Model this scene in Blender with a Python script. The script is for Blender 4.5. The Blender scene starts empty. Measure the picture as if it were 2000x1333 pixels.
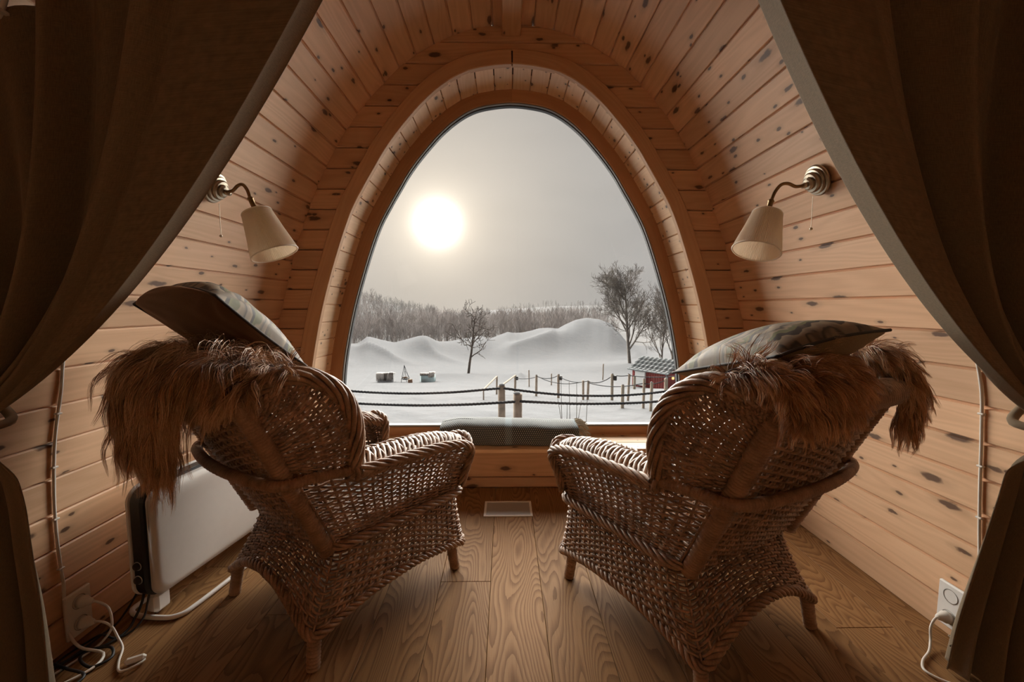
import bpy, math, random
import numpy as np
from mathutils import Vector, Matrix

scene = bpy.context.scene
COL = scene.collection
rng = np.random.default_rng(7)
random.seed(7)

# ------------------------------------------------------------------ camera
cam_d = bpy.data.cameras.new('camera')
cam_d.sensor_width = 36.0
cam_d.lens = 817.0 / 2000.0 * 36.0
cam_d.clip_start = 0.02
cam_d.clip_end = 3000
cam = bpy.data.objects.new('camera', cam_d)
COL.objects.link(cam)
cam.location = (-0.04, 0.0, 1.1)
cam.rotation_euler = (math.radians(90) - math.atan(68.5 / 817), 0, -math.atan(12 / 817))
scene.camera = cam

# ------------------------------------------------------------------ exposure
scene.view_settings.view_transform = 'Standard'
scene.view_settings.look = 'None'
scene.view_settings.exposure = 0.0
scene.view_settings.gamma = 1.0
scene.view_settings.use_curve_mapping = False
scene.cycles.max_bounces = 10
scene.cycles.diffuse_bounces = 7
scene.cycles.transparent_max_bounces = 12
scene.cycles.sample_clamp_indirect = 6.0
scene.cycles.caustics_reflective = False
scene.cycles.caustics_refractive = False

# ------------------------------------------------------------------ sky (hazy sun behind snow cloud)
SUN_DIR = Vector((-0.1542, 0.9703, 0.1864)).normalized()


class NT:
    """tiny node tree helper"""
    def __init__(self, tree):
        self.t = tree
        tree.nodes.clear()

    def n(self, typ, **kw):
        nd = self.t.nodes.new(typ)
        for k, v in kw.items():
            setattr(nd, k, v)
        return nd

    def l(self, a, b):
        self.t.links.new(a, b)

    def val(self, sock, v):
        if hasattr(v, 'is_output') or isinstance(v, bpy.types.NodeSocket):
            self.l(v, sock)
        else:
            sock.default_value = v

    def math(self, op, a, b=0.0, c=0.0, clamp=False):
        m = self.n('ShaderNodeMath', operation=op)
        m.use_clamp = clamp
        self.val(m.inputs[0], a)
        self.val(m.inputs[1], b)
        if op in ('MULTIPLY_ADD', 'SMOOTH_MIN', 'SMOOTH_MAX', 'WRAP', 'COMPARE'):
            self.val(m.inputs[2], c)
        return m.outputs[0]

    def vmath(self, op, a, b=(0, 0, 0)):
        m = self.n('ShaderNodeVectorMath', operation=op)
        self.val(m.inputs[0], a)
        self.val(m.inputs[1], b)
        return m.outputs['Value'] if op in ('DOT_PRODUCT', 'LENGTH', 'DISTANCE') else m.outputs['Vector']

    def mix(self, f, a, b, blend='MIX'):
        m = self.n('ShaderNodeMix', data_type='RGBA', blend_type=blend)
        self.val(m.inputs['Factor'], f)
        self.val(m.inputs['A'], a)
        self.val(m.inputs['B'], b)
        return m.outputs['Result']

    def ramp(self, f, stops, interp='LINEAR'):
        r = self.n('ShaderNodeValToRGB')
        r.color_ramp.interpolation = interp
        els = r.color_ramp.elements
        while len(els) < len(stops):
            els.new(0.5)
        for e, (p, c) in zip(els, stops):
            e.position = p
            e.color = c if len(c) == 4 else (*c, 1)
        self.l(f, r.inputs[0])
        return r.outputs[0]

    def noise(self, vec, scale=5.0, detail=2.0, rough=0.5, dist=0.0):
        t = self.n('ShaderNodeTexNoise')
        self.l(vec, t.inputs['Vector'])
        t.inputs['Scale'].default_value = scale
        t.inputs['Detail'].default_value = detail
        t.inputs['Roughness'].default_value = rough
        t.inputs['Distortion'].default_value = dist
        return t.outputs[0]

    def mapr(self, v, a, b, c=0.0, d=1.0, smooth=False):
        m = self.n('ShaderNodeMapRange')
        m.interpolation_type = 'SMOOTHSTEP' if smooth else 'LINEAR'
        self.val(m.inputs[0], v)
        for i, x in enumerate((a, b, c, d)):
            m.inputs[i + 1].default_value = x
        return m.outputs[0]


world = bpy.data.worlds.new('overcast_sky')
scene.world = world
world.use_nodes = True
W = NT(world.node_tree)
tc = W.n('ShaderNodeTexCoord')
dirn = W.vmath('NORMALIZE', tc.outputs['Generated'])
dot = W.vmath('DOT_PRODUCT', dirn, tuple(SUN_DIR))
ang = W.math('ARCCOSINE', W.math('MINIMUM', dot, 1.0))
halo = W.math('EXPONENT', W.math('MULTIPLY', W.math('POWER', W.math('DIVIDE', ang, 0.27), 1.4), -1.0))
mid = W.math('EXPONENT', W.math('MULTIPLY', W.math('POWER', W.math('DIVIDE', ang, 0.075), 2.0), -1.0))
core = W.math('EXPONENT', W.math('MULTIPLY', W.math('POWER', W.math('DIVIDE', ang, 0.043), 2.6), -1.0))
cl = W.noise(W.vmath('MULTIPLY', dirn, (1.0, 1.0, 2.6)), 2.2, 3.0, 0.45)
base = W.mix(W.mapr(cl, 0.35, 0.65), (0.385, 0.37, 0.365, 1), (0.45, 0.43, 0.42, 1))
c1 = W.mix(halo, (0, 0, 0, 1), (0.50, 0.39, 0.265, 1))
c2 = W.mix(mid, (0, 0, 0, 1), (0.50, 0.42, 0.32, 1))
c3 = W.mix(core, (0, 0, 0, 1), (2.0, 1.9, 1.7, 1))
s1 = W.mix(1.0, base, c1, 'ADD')
s2 = W.mix(1.0, s1, c2, 'ADD')
s3 = W.mix(1.0, s2, c3, 'ADD')
bg = W.n('ShaderNodeBackground')
W.l(s3, bg.inputs['Color'])
bg.inputs['Strength'].default_value = 1.0
wo = W.n('ShaderNodeOutputWorld')
W.l(bg.outputs[0], wo.inputs['Surface'])

sun_d = bpy.data.lights.new('sun', 'SUN')
sun_d.energy = 29.5
sun_d.angle = math.radians(114)
sun_d.color = (1.0, 0.945, 0.865)
sun = bpy.data.objects.new('sun', sun_d)
COL.objects.link(sun)
sun.rotation_euler = (-SUN_DIR).to_track_quat('-Z', 'Y').to_euler()


# ------------------------------------------------------------------ mesh helpers
def mesh_np(name, verts, faces, uvs=None, smooth=True):
    """verts (n,3); faces (m,4) or (m,3) int array or python list of polygons"""
    me = bpy.data.meshes.new(name)
    verts = np.asarray(verts, dtype=np.float64)
    if isinstance(faces, np.ndarray):
        k = faces.shape[1]
        nf = len(faces)
        me.vertices.add(len(verts))
        me.vertices.foreach_set('co', verts.astype(np.float32).ravel())
        me.loops.add(nf * k)
        me.loops.foreach_set('vertex_index', faces.astype(np.int32).ravel())
        me.polygons.add(nf)
        me.polygons.foreach_set('loop_start', np.arange(0, nf * k, k, dtype=np.int32))
        me.update(calc_edges=True)
    else:
        me.from_pydata([tuple(v) for v in verts], [], [tuple(f) for f in faces])
        me.update()
    if smooth:
        me.polygons.foreach_set('use_smooth', np.ones(len(me.polygons), dtype=bool))
    if uvs is not None:
        uvl = me.uv_layers.new(name='UVMap')
        li = np.empty(len(me.loops), dtype=np.int32)
        me.loops.foreach_get('vertex_index', li)
        uvl.data.foreach_set('uv', np.asarray(uvs, dtype=np.float32)[li].ravel())
    return me


class MB:
    """collects shapes for one mesh"""
    def __init__(self):
        self.v = []
        self.f = []
        self.nv = 0

    def add(self, verts, faces):
        verts = np.asarray(verts, float)
        self.v.append(verts)
        self.f += [tuple(i + self.nv for i in f) for f in faces]
        self.nv += len(verts)
        return self

    def box(self, c, s, bev=0.0, rot=None):
        """box centre c size s with optional chamfer on every edge"""
        sx, sy, sz = [x / 2 for x in s]
        b = min(bev, sx * .9, sy * .9, sz * .9)
        if b <= 0:
            v = [(x * sx, y * sy, z * sz) for x in (-1, 1) for y in (-1, 1) for z in (-1, 1)]
            f = [(0, 1, 3, 2), (4, 6, 7, 5), (0, 4, 5, 1), (2, 3, 7, 6), (0, 2, 6, 4), (1, 5, 7, 3)]
        else:
            v = []
            idx = {}
            for x in (-1, 1):
                for y in (-1, 1):
                    for z in (-1, 1):
                        for a in range(3):
                            p = [x * (sx - b), y * (sy - b), z * (sz - b)]
                            p[a] = (x * sx, y * sy, z * sz)[a]
                            idx[(x, y, z, a)] = len(v)
                            v.append(tuple(p))
            f = []
            for a in range(3):
                o = [i for i in range(3) if i != a]
                for s_ in (-1, 1):
                    q = []
                    for (m, n) in ((-1, -1), (1, -1), (1, 1), (-1, 1)):
                        k = [0, 0, 0]
                        k[a] = s_
                        k[o[0]] = m
                        k[o[1]] = n
                        q.append(idx[(*k, a)])
                    f.append(tuple(q))
            for a in range(3):
                o = [i for i in range(3) if i != a]
                for m in (-1, 1):
                    for n in (-1, 1):
                        k0 = [0, 0, 0]
                        k0[a] = -1
                        k0[o[0]] = m
                        k0[o[1]] = n
                        k1 = list(k0)
                        k1[a] = 1
                        f.append((idx[(*k0, o[0])], idx[(*k1, o[0])], idx[(*k1, o[1])], idx[(*k0, o[1])]))
            for x in (-1, 1):
                for y in (-1, 1):
                    for z in (-1, 1):
                        f.append(tuple(idx[(x, y, z, a)] for a in range(3)))
        v = np.array(v)
        if rot is not None:
            v = v @ np.array(rot.to_3x3()).T
        self.add(v + np.array(c), f)
        return self

    def lathe(self, prof, axis_o=(0, 0, 0), axis_d=(0, 0, 1), n=24, close=False):
        """profile [(r, h)] spun round an axis"""
        d = Vector(axis_d).normalized()
        q = d.to_track_quat('Z', 'Y').to_matrix()
        m = len(prof)
        vs = []
        for r, h in prof:
            for k in range(n):
                t = 2 * math.pi * k / n
                vs.append(q @ Vector((r * math.cos(t), r * math.sin(t), h)) + Vector(axis_o))
        fs = []
        for i in range(m - 1):
            for k in range(n):
                k2 = (k + 1) % n
                fs.append((i * n + k, i * n + k2, (i + 1) * n + k2, (i + 1) * n + k))
        if close:
            fs.append(tuple(range(n))[::-1])
            fs.append(tuple(range((m - 1) * n, m * n)))
        self.add([tuple(v) for v in vs], fs)
        return self

    def tube(self, path, r, k=8, cap=True):
        v, f = tube_np(np.asarray(path, float), r, k)
        fs = [tuple(q) for q in f]
        n = len(path)
        if cap:
            fs.append(tuple(range(k))[::-1])
            fs.append(tuple(range((n - 1) * k, n * k)))
        self.add(v, fs)
        return self

    def mesh(self, name, smooth=False):
        me = mesh_np(name, np.vstack(self.v), self.f, smooth=smooth)
        return me


def tube_np(path, r, k=8):
    n = len(path)
    r = np.broadcast_to(np.asarray(r, float), (n,))
    t = np.gradient(path, axis=0)
    t /= np.linalg.norm(t, axis=1)[:, None] + 1e-12
    ref = np.array([0, 0, 1.0]) if abs(t[0][2]) < .9 else np.array([1.0, 0, 0])
    nrm = np.zeros_like(path)
    a = np.cross(t[0], ref)
    nrm[0] = a / np.linalg.norm(a)
    for i in range(1, n):
        a = nrm[i - 1] - t[i] * (nrm[i - 1] @ t[i])
        nrm[i] = a / (np.linalg.norm(a) + 1e-12)
    b = np.cross(t, nrm)
    th = np.arange(k) * 2 * math.pi / k
    v = path[:, None, :] + r[:, None, None] * (np.cos(th)[None, :, None] * nrm[:, None, :] + np.sin(th)[None, :, None] * b[:, None, :])
    i = np.arange(n - 1)[:, None] * k
    j = np.arange(k)[None, :]
    j2 = (j + 1) % k
    f = np.stack([i + j, i + j2, i + k + j2, i + k + j], -1).reshape(-1, 4)
    return v.reshape(-1, 3), f


def tubes_batch(paths, nrm, r, k=5):
    """paths (R,n,3), nrm (R,n,3) reference normals, r scalar or (R,n)"""
    R, n, _ = paths.shape
    t = np.gradient(paths, axis=1)
    t /= np.linalg.norm(t, axis=2)[..., None] + 1e-12
    b = np.cross(t, nrm)
    b /= np.linalg.norm(b, axis=2)[..., None] + 1e-12
    a = np.cross(b, t)
    r = np.broadcast_to(np.asarray(r, float), (R, n))
    th = np.arange(k) * 2 * math.pi / k
    v = paths[:, :, None, :] + r[:, :, None, None] * (np.cos(th)[None, None, :, None] * a[:, :, None, :] + np.sin(th)[None, None, :, None] * b[:, :, None, :])
    base_ = np.arange(R)[:, None, None] * n * k
    i = np.arange(n - 1)[None, :, None] * k
    j = np.arange(k)[None, None, :]
    j2 = (j + 1) % k
    f = np.stack([base_ + i + j, base_ + i + j2, base_ + i + k + j2, base_ + i + k + j], -1).reshape(-1, 4)
    return v.reshape(-1, 3), f


def merge(parts):
    vs, fs, o = [], [], 0
    for v, f in parts:
        vs.append(v)
        fs.append(f + o)
        o += len(v)
    return np.vstack(vs), np.vstack(fs)


def obj(name, me, mat=None, parent=None, loc=None, rot=None, mtx=None):
    o = bpy.data.objects.new(name, me)
    COL.objects.link(o)
    if mat is not None and me is not None:
        if isinstance(mat, (list, tuple)):
            if not me.materials:
                for m in mat:
                    me.materials.append(m)
        elif not me.materials:
            me.materials.append(mat)
    if parent is not None:
        o.parent = parent
    if mtx is not None:
        o.matrix_local = mtx
    if loc is not None:
        o.location = loc
    if rot is not None:
        o.rotation_euler = rot
    return o


def tag(o, label=None, cat=None, group=None, kind=None):
    if label:
        o['label'] = label
    if cat:
        o['category'] = cat
    if group:
        o['group'] = group
    if kind:
        o['kind'] = kind
    return o


def empty(name, loc=(0, 0, 0), rz=0.0):
    o = bpy.data.objects.new(name, None)
    o.empty_display_size = 0.05
    COL.objects.link(o)
    o.location = loc
    o.rotation_euler = (0, 0, rz)
    return o


def smoothpath(pts, n, closed=False):
    """Catmull-Rom through points, n samples equally spaced in arc length"""
    p = np.asarray(pts, float)
    if closed:
        q = np.vstack([p[-1], p, p[0], p[1]])
    else:
        q = np.vstack([2 * p[0] - p[1], p, 2 * p[-1] - p[-2]])
    out = []
    for i in range(1, len(q) - 2):
        t = np.linspace(0, 1, 24, endpoint=False)[:, None]
        a, b, c, d = q[i - 1], q[i], q[i + 1], q[i + 2]
        out.append(.5 * (2 * b + (c - a) * t + (2 * a - 5 * b + 4 * c - d) * t ** 2 + (3 * b - a - 3 * c + d) * t ** 3))
    out = np.vstack(out + [q[-2][None]])
    s = np.r_[0, np.cumsum(np.linalg.norm(np.diff(out, axis=0), axis=1))]
    u = np.linspace(0, s[-1], n)
    return np.stack([np.interp(u, s, out[:, i]) for i in range(out.shape[1])], 1)


# ------------------------------------------------------------------ materials
def new_mat(name):
    m = bpy.data.materials.new(name)
    m.use_nodes = True
    t = NT(m.node_tree)
    b = t.n('ShaderNodeBsdfPrincipled')
    o = t.n('ShaderNodeOutputMaterial')
    t.l(b.outputs[0], o.inputs['Surface'])
    return m, t, b


def bump(t, b, h, strength=0.3, dist=0.002):
    n = t.n('ShaderNodeBump')
    n.inputs['Strength'].default_value = strength
    n.inputs['Distance'].default_value = dist
    t.l(h, n.inputs['Height'])
    t.l(n.outputs[0], b.inputs['Normal'])


def plain(name, col, rough=0.6, metal=0.0, var=0.12, scale=30.0, bmp=0.0):
    m, t, b = new_mat(name)
    tc = t.n('ShaderNodeTexCoord')
    n = t.noise(tc.outputs['Object'], scale, 3, .55)
    f = t.mapr(n, .3, .7)
    lo = tuple(c * (1 - var) for c in col) + (1,)
    hi = tuple(min(1, c * (1 + var)) for c in col) + (1,)
    t.l(t.mix(f, lo, hi), b.inputs['Base Color'])
    b.inputs['Roughness'].default_value = rough
    b.inputs['Metallic'].default_value = metal
    if bmp:
        bump(t, b, n, bmp, .003)
    return m


def pine(name, light, dark, knot=(0.075, 0.034, 0.02), use_uv=False, swap=False, rough=.48, knots=True, cell=(2.6, 8.0)):
    m, t, b = new_mat(name)
    tc = t.n('ShaderNodeTexCoord')
    oi = t.n('ShaderNodeObjectInfo')
    off = t.vmath('MULTIPLY', t.n('ShaderNodeCombineXYZ').outputs[0], (0, 0, 0))
    cx = t.n('ShaderNodeCombineXYZ')
    t.l(t.math('MULTIPLY', oi.outputs['Random'], 37.0), cx.inputs[0])
    t.l(t.math('MULTIPLY', oi.outputs['Random'], 113.0), cx.inputs[1])
    t.l(t.math('MULTIPLY', oi.outputs['Random'], 71.0), cx.inputs[2])
    src = tc.outputs['UV'] if use_uv else tc.outputs['Object']
    if swap:
        sx_ = t.n('ShaderNodeSeparateXYZ')
        cz_ = t.n('ShaderNodeCombineXYZ')
        t.l(src, sx_.inputs[0])
        t.l(sx_.outputs[0], cz_.inputs[0])
        t.l(sx_.outputs[2], cz_.inputs[1])
        t.l(sx_.outputs[1], cz_.inputs[2])
        src = cz_.outputs[0]
    p = t.vmath('ADD', src, cx.outputs[0])
    warp = t.noise(t.vmath('MULTIPLY', p, (2.2, 6, 6)), 1.0, 2)
    pw = t.vmath('ADD', p, t.vmath('MULTIPLY', t.vmath('SUBTRACT', _vec(t, warp), (.5, .5, .5)), (0, .03, .03)))
    n1 = t.noise(t.vmath('MULTIPLY', pw, (.7, 9, 9)), 1.0, 1.5)
    rings = t.math('SINE', t.math('MULTIPLY', n1, 75.0))
    fine = t.noise(t.vmath('MULTIPLY', p, (3.0, 160, 160)), 1.0, 3)
    f = t.math('ADD', t.math('MULTIPLY', rings, .17), t.math('ADD', t.math('MULTIPLY', fine, .5), .1))
    col = t.mix(t.math('ADD', f, 0, clamp=True), (*light, 1), (*dark, 1))
    # board to board difference
    v = t.mapr(oi.outputs['Random'], 0, 1, .86, 1.1)
    hs = t.n('ShaderNodeHueSaturation')
    hs.inputs['Saturation'].default_value = 1.0
    t.l(v, hs.inputs['Value'])
    t.l(col, hs.inputs['Color'])
    col = hs.outputs[0]
    if knots:
        for k, (sc, thr, r0) in enumerate((((cell[0], cell[1], cell[1]), .45, .13), ((cell[0] * 2.3, cell[1] * 1.7, cell[1] * 1.7), .62, .12))):
            vo = t.n('ShaderNodeTexVoronoi', voronoi_dimensions='2D')
            vo.inputs['Scale'].default_value = 1.0
            wob = t.noise(t.vmath('MULTIPLY', p, (30, 60, 60)), 1.0, 2)
            pk = t.vmath('ADD', t.vmath('MULTIPLY', t.vmath('ADD', p, (k * 5.3, k * 2.1, 0)), (sc[0], sc[1], 0.0)), t.vmath('MULTIPLY', _vec(t, wob), (.10, .10, 0)))
            t.l(pk, vo.inputs['Vector'])
            sep = t.n('ShaderNodeSeparateColor')
            t.l(vo.outputs['Color'], sep.inputs[0])
            on = t.math('GREATER_THAN', sep.outputs[0], thr)
            rad = t.mapr(sep.outputs[1], 0, 1, r0 * .45, r0)
            d = t.math('DIVIDE', vo.outputs['Distance'], rad)
            edge = t.mapr(d, .55, 1.0, 1.0, 0.0, True)
            halo_ = t.mapr(d, .8, 2.4, .30, 0.0, True)
            col = t.mix(t.math('MULTIPLY', halo_, on), col, (*[c * .55 for c in dark], 1))
            col = t.mix(t.math('MULTIPLY', t.math('MULTIPLY', edge, on), .88), col, (*knot, 1))
    t.l(col, b.inputs['Base Color'])
    b.inputs['Roughness'].default_value = rough
    bump(t, b, fine, .12, .001)
    return m


def _vec(t, s):
    c = t.n('ShaderNodeCombineXYZ')
    for i in range(3):
        t.l(s, c.inputs[i])
    return c.outputs[0]


def ash_floor(name):
    m, t, b = new_mat(name)
    tc = t.n('ShaderNodeTexCoord')
    oi = t.n('ShaderNodeObjectInfo')
    cx = t.n('ShaderNodeCombineXYZ')
    for i, k in enumerate((41.0, 17.0, 91.0)):
        t.l(t.math('MULTIPLY', oi.outputs['Random'], k), cx.inputs[i])
    p = t.vmath('ADD', tc.outputs['Object'], cx.outputs[0])
    big = t.noise(t.vmath('MULTIPLY', p, (1.15, 6.2, 0)), 1.0, 1.0, .4)
    rip = t.noise(t.vmath('MULTIPLY', p, (9, 60, 0)), 1.0, 2.0)
    v = t.math('ADD', big, t.math('MULTIPLY', rip, .012))
    saw = t.math('FRACT', t.math('MULTIPLY', v, 36.0))
    line = t.mapr(saw, .35, .92, 0, 1)
    fine = t.noise(t.vmath('MULTIPLY', p, (7, 320, 0)), 1.0, 3.0, .65)
    pores = t.mapr(fine, .5, .72)
    f = t.math('ADD', t.math('MULTIPLY', line, .62), t.math('MULTIPLY', pores, .35), clamp=True)
    col = t.mix(f, (0.285, 0.15, 0.062, 1), (0.12, 0.054, 0.020, 1))
    hs = t.n('ShaderNodeHueSaturation')
    t.l(t.mapr(oi.outputs['Random'], 0, 1, .84, 1.12), hs.inputs['Value'])
    t.l(col, hs.inputs['Color'])
    t.l(hs.outputs[0], b.inputs['Base Color'])
    t.l(t.mapr(f, 0, 1, .55, .66), b.inputs['Roughness'])
    b.inputs['Specular IOR Level'].default_value = .10
    bump(t, b, t.math('MULTIPLY', f, -1), .18, .0008)
    return m


M = {}
M['pine_wall'] = pine('pine_wall', (0.78, 0.50, 0.31), (0.60, 0.355, 0.20))
M['pine_end'] = pine('pine_end', (0.71, 0.44, 0.255), (0.55, 0.315, 0.17), cell=(3.0, 8.0), swap=True)
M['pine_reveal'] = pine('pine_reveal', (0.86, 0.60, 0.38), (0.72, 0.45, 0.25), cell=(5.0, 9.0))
M['pine_trim'] = pine('pine_trim', (0.68, 0.405, 0.22), (0.55, 0.30, 0.15), use_uv=True, knots=False)
M['pine_frame'] = pine('pine_frame', (0.50, 0.26, 0.125), (0.40, 0.19, 0.085), use_uv=True, knots=False)
M['pine_beam'] = pine('pine_beam', (0.58, 0.35, 0.19), (0.44, 0.235, 0.11))
M['ash'] = ash_floor('ash_floor')
M['shell'] = plain('dark_backing', (0.10, 0.05, 0.025), .9)
M['white_plastic'] = plain('white_plastic', (0.78, 0.76, 0.73), .35, var=.03)
M['grey_gasket'] = plain('grey_gasket', (0.20, 0.19, 0.175), .5, var=.05)
M['dark_gasket'] = plain('dark_gasket', (0.02, 0.02, 0.022), .6)
M['black_plastic'] = plain('black_plastic', (0.012, 0.012, 0.013), .4)
M['steel'] = plain('vent_steel', (0.60, 0.59, 0.57), .5, .2, .05)
M['nickel'] = plain('aged_nickel', (0.42, 0.36, 0.28), .28, 1.0, .1, 60)
M['brass'] = plain('aged_brass', (0.20, 0.125, 0.06), .34, 1.0, .15, 60)

# ------------------------------------------------------------------ pod profile
D = 2.45           # end wall plane
D2 = 2.70          # window frame plane
YB = -1.3          # back of the room
_bp = [(1.44, 0), (1.442, .25), (1.43, .5), (1.405, .75), (1.365, .98), (1.307, 1.19), (1.257, 1.38), (1.21, 1.52), (1.125, 1.73), (1.075, 1.84), (.965, 2.035),
       (.846, 2.2), (.705, 2.35), (.59, 2.452), (.40, 2.562), (.21, 2.63), (0, 2.66)]
_half = smoothpath([(x, z) for x, z in _bp] + [(-.21, 2.63)], 900)
_half = _half[_half[:, 0] >= 0]
_op = [(1.195, .25), (1.195, .42), (1.185, .6), (1.16, .795), (1.095, 1.094), (1.007, 1.387), (.917, 1.63), (.833, 1.785), (.777, 1.877), (.721, 1.968), (.653, 2.06), (.585, 2.14),
       (.505, 2.226), (.412, 2.306), (.306, 2.372), (.188, 2.412), (0, 2.433)]
_open = smoothpath(_op + [(-.188, 2.412)], 900)
_open = _open[_open[:, 0] >= 0]


def barrel_x(z):
    return np.interp(z, _half[:, 1], _half[:, 0])


def open_x(z):
    return np.interp(z, _open[:, 1], _open[:, 0])


def full(prof):
    """left bottom -> apex -> right bottom"""
    r = prof[::-1]
    l = prof.copy()
    l[:, 0] *= -1
    return np.vstack([l, r[1:]])


def resample(path, n):
    s = np.r_[0, np.cumsum(np.linalg.norm(np.diff(path, axis=0), axis=1))]
    u = np.linspace(0, s[-1], n)
    return np.stack([np.interp(u, s, path[:, i]) for i in range(path.shape[1])], 1), s[-1]


def offset2d(path, d):
    """offset a 2D polyline (left bottom->right bottom) outwards by d"""
    t = np.gradient(path, axis=0)
    t /= np.linalg.norm(t, axis=1)[:, None]
    return path + d * np.stack([-t[:, 1], t[:, 0]], 1)


# ---- plank mesh: local X length, Y width, +Z the visible face
def plank_mesh(name, L, w, t=.018, lip=.005, mat=None):
    cs = [(-w / 2, -t), (-w / 2, -.010), (-w / 2 + lip, -.010), (-w / 2 + lip + .003, 0), (w / 2 - .004, 0), (w / 2, -.004), (w / 2, -t)]
    n = len(cs)
    v = [(-L / 2, y, z) for y, z in cs] + [(L / 2, y, z) for y, z in cs]
    f = [(i, i + n, (i + 1) % n + n, (i + 1) % n) for i in range(n)]
    f = [tuple(q) for q in f] + [tuple(range(n)), tuple(range(n, 2 * n))[::-1]]
    me = mesh_np(name, v, f, smooth=False)
    # make normals face outwards
    import bmesh
    bm = bmesh.new()
    bm.from_mesh(me)
    bmesh.ops.recalc_face_normals(bm, faces=bm.faces)
    bm.to_mesh(me)
    bm.free()
    if mat:
        me.materials.append(mat)
    return me


def basis(xa, ya, za, loc):
    m = Matrix.Identity(4)
    for i, a in enumerate((xa, ya, za)):
        for j in range(3):
            m[j][i] = a[j]
    for j in range(3):
        m[j][3] = loc[j]
    return m


# ================================================================== ROOM SHELL
fullb = full(_half)
NPL = 2 * int(round(resample(_half, 50)[1] / .1135))
if NPL % 2:
    NPL += 1
bpts, blen = resample(fullb, NPL + 1)


def shell(name, pts2, y0, y1):
    pts2 = np.asarray(pts2)
    n = len(pts2)
    v = [(x, y0, z) for x, z in pts2] + [(x, y1, z) for x, z in pts2]
    f = [(i, i + 1, i + 1 + n, i + n) for i in range(n - 1)]
    me = mesh_np(name, v, f, smooth=False)
    o = obj(name, me, M['shell'])
    md = o.modifiers.new('thick', 'SOLIDIFY')
    md.thickness = .05
    md.offset = 1
    return tag(o, kind='structure')


offb = offset2d(bpts, .024)
kL = int(NPL * .335)
wl = shell('wall_left', offb[:kL + 1], YB, D + .12)
ce = shell('ceiling', offb[kL:NPL - kL + 1], YB, D + .12)
wr = shell('wall_right', offb[NPL - kL:], YB, D + .12)
LP = D + .02 - YB
pm = plank_mesh('plank', LP, blen / NPL * 1.0, mat=M['pine_wall'])
for i in range(NPL):
    a, b_ = bpts[i], bpts[i + 1]
    c = (a + b_) / 2
    d = (b_ - a) / np.linalg.norm(b_ - a)
    nrm = Vector((d[1], 0, -d[0]))            # inward
    if nrm.dot(Vector((-c[0], 0, 1.2 - c[1]))) < 0:
        nrm = -nrm
    xa = Vector((0, 1, 0))
    ya = nrm.cross(xa)
    par = wl if i < kL else (wr if i >= NPL - kL else ce)
    obj('plank', pm, None, par, mtx=basis(xa, ya, nrm, (c[0], (YB + D + .02) / 2, c[1])))

# end wall backing
NB = 60


def ring_faces(no, y):
    pass


ob, _ = resample(full(_half), 121)
oi_, _ = resample(full(_open), 121)
v = [(x * 1.01, D + .055, z) for x, z in ob] + [(x + np.sign(x) * .012, D + .055, z + .0) for x, z in oi_]
f = [(i, i + 1, i + 122, i + 121) for i in range(120)]
v += [(-1.46, D + .055, 0), (1.46, D + .055, 0), (1.46, D + .055, .225), (-1.46, D + .055, .225)]
f.append((242, 243, 244, 245))
wf = obj('wall_front', mesh_np('wall_front', v, f, smooth=False), M['shell'])
md = wf.modifiers.new('thick', 'SOLIDIFY')
md.thickness = .06
md.offset = 0
tag(wf, kind='structure')


def end_board(z0, z1, side):
    """one horizontal board of the end wall; side -1 left, 1 right, 0 whole"""
    zs = np.linspace(z0 + .0016, z1 - .0016, 6)
    pts = []
    if side == 0:
        R = [(barrel_x(z) + .004, z) for z in zs]
        Lf = [(-x, z) for x, z in R[::-1]]
        pts = R + Lf
    else:
        o_ = [(barrel_x(z) + .004, z) for z in zs]
        i_ = [(open_x(z) + .03, z) for z in zs[::-1]]
        pts = o_ + i_
        if side < 0:
            pts = [(-x, z) for x, z in pts]
    pts = np.array(pts)
    if side < 0:
        pts = pts[::-1]
    c = pts.mean(0)
    q = pts - c
    zc = q[:, 1]
    sh = q.copy()
    sh[:, 1] = np.clip(zc, zc.min() + .007, zc.max() - .003)
    n = len(q)
    v = [(x, .0, z) for x, z in sh] + [(x, .008, z) for x, z in q] + [(x, .02, z) for x, z in q]
    f = [tuple(range(n))]
    for k in (0, 1):
        for i in range(n):
            j = (i + 1) % n
            f.append((k * n + i, k * n + n + i, k * n + n + j, k * n + j))
    me = mesh_np('wall_board', v, f, smooth=False)
    o = obj('wall_board', me, M['pine_end'], wf, loc=(c[0], D, c[1]))
    return o


zb = 2.557
rows = []
z = 2.557 - .1125 * 25
rows = [2.557 - .1135 * k for k in range(-1, 26)]
rows = [r for r in rows if r > 0.02]
rows = sorted(set([0.0] + rows + [2.645]))
for z0, z1 in zip(rows[:-1], rows[1:]):
    if z1 - z0 < .02:
        continue
    if z1 < .24 or z0 < .245 < z1:
        continue
    if z1 - .0 > 2.46:
        if z0 > 2.42:
            end_board(z0, min(z1, 2.64), 0)
        else:
            end_board(z0, z1, -1)
            end_board(z0, z1, 1)
    else:
        end_board(z0, z1, -1)
        end_board(z0, z1, 1)
# wall under the sill: three full-width boards
for z0, z1 in ((0.0, .066), (.066, .228)):
    end_board(z0, z1, 0)
zlow = [r for r in rows if r > .245][0]
end_board(.228, zlow, -1)
end_board(.228, zlow, 1)

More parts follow.
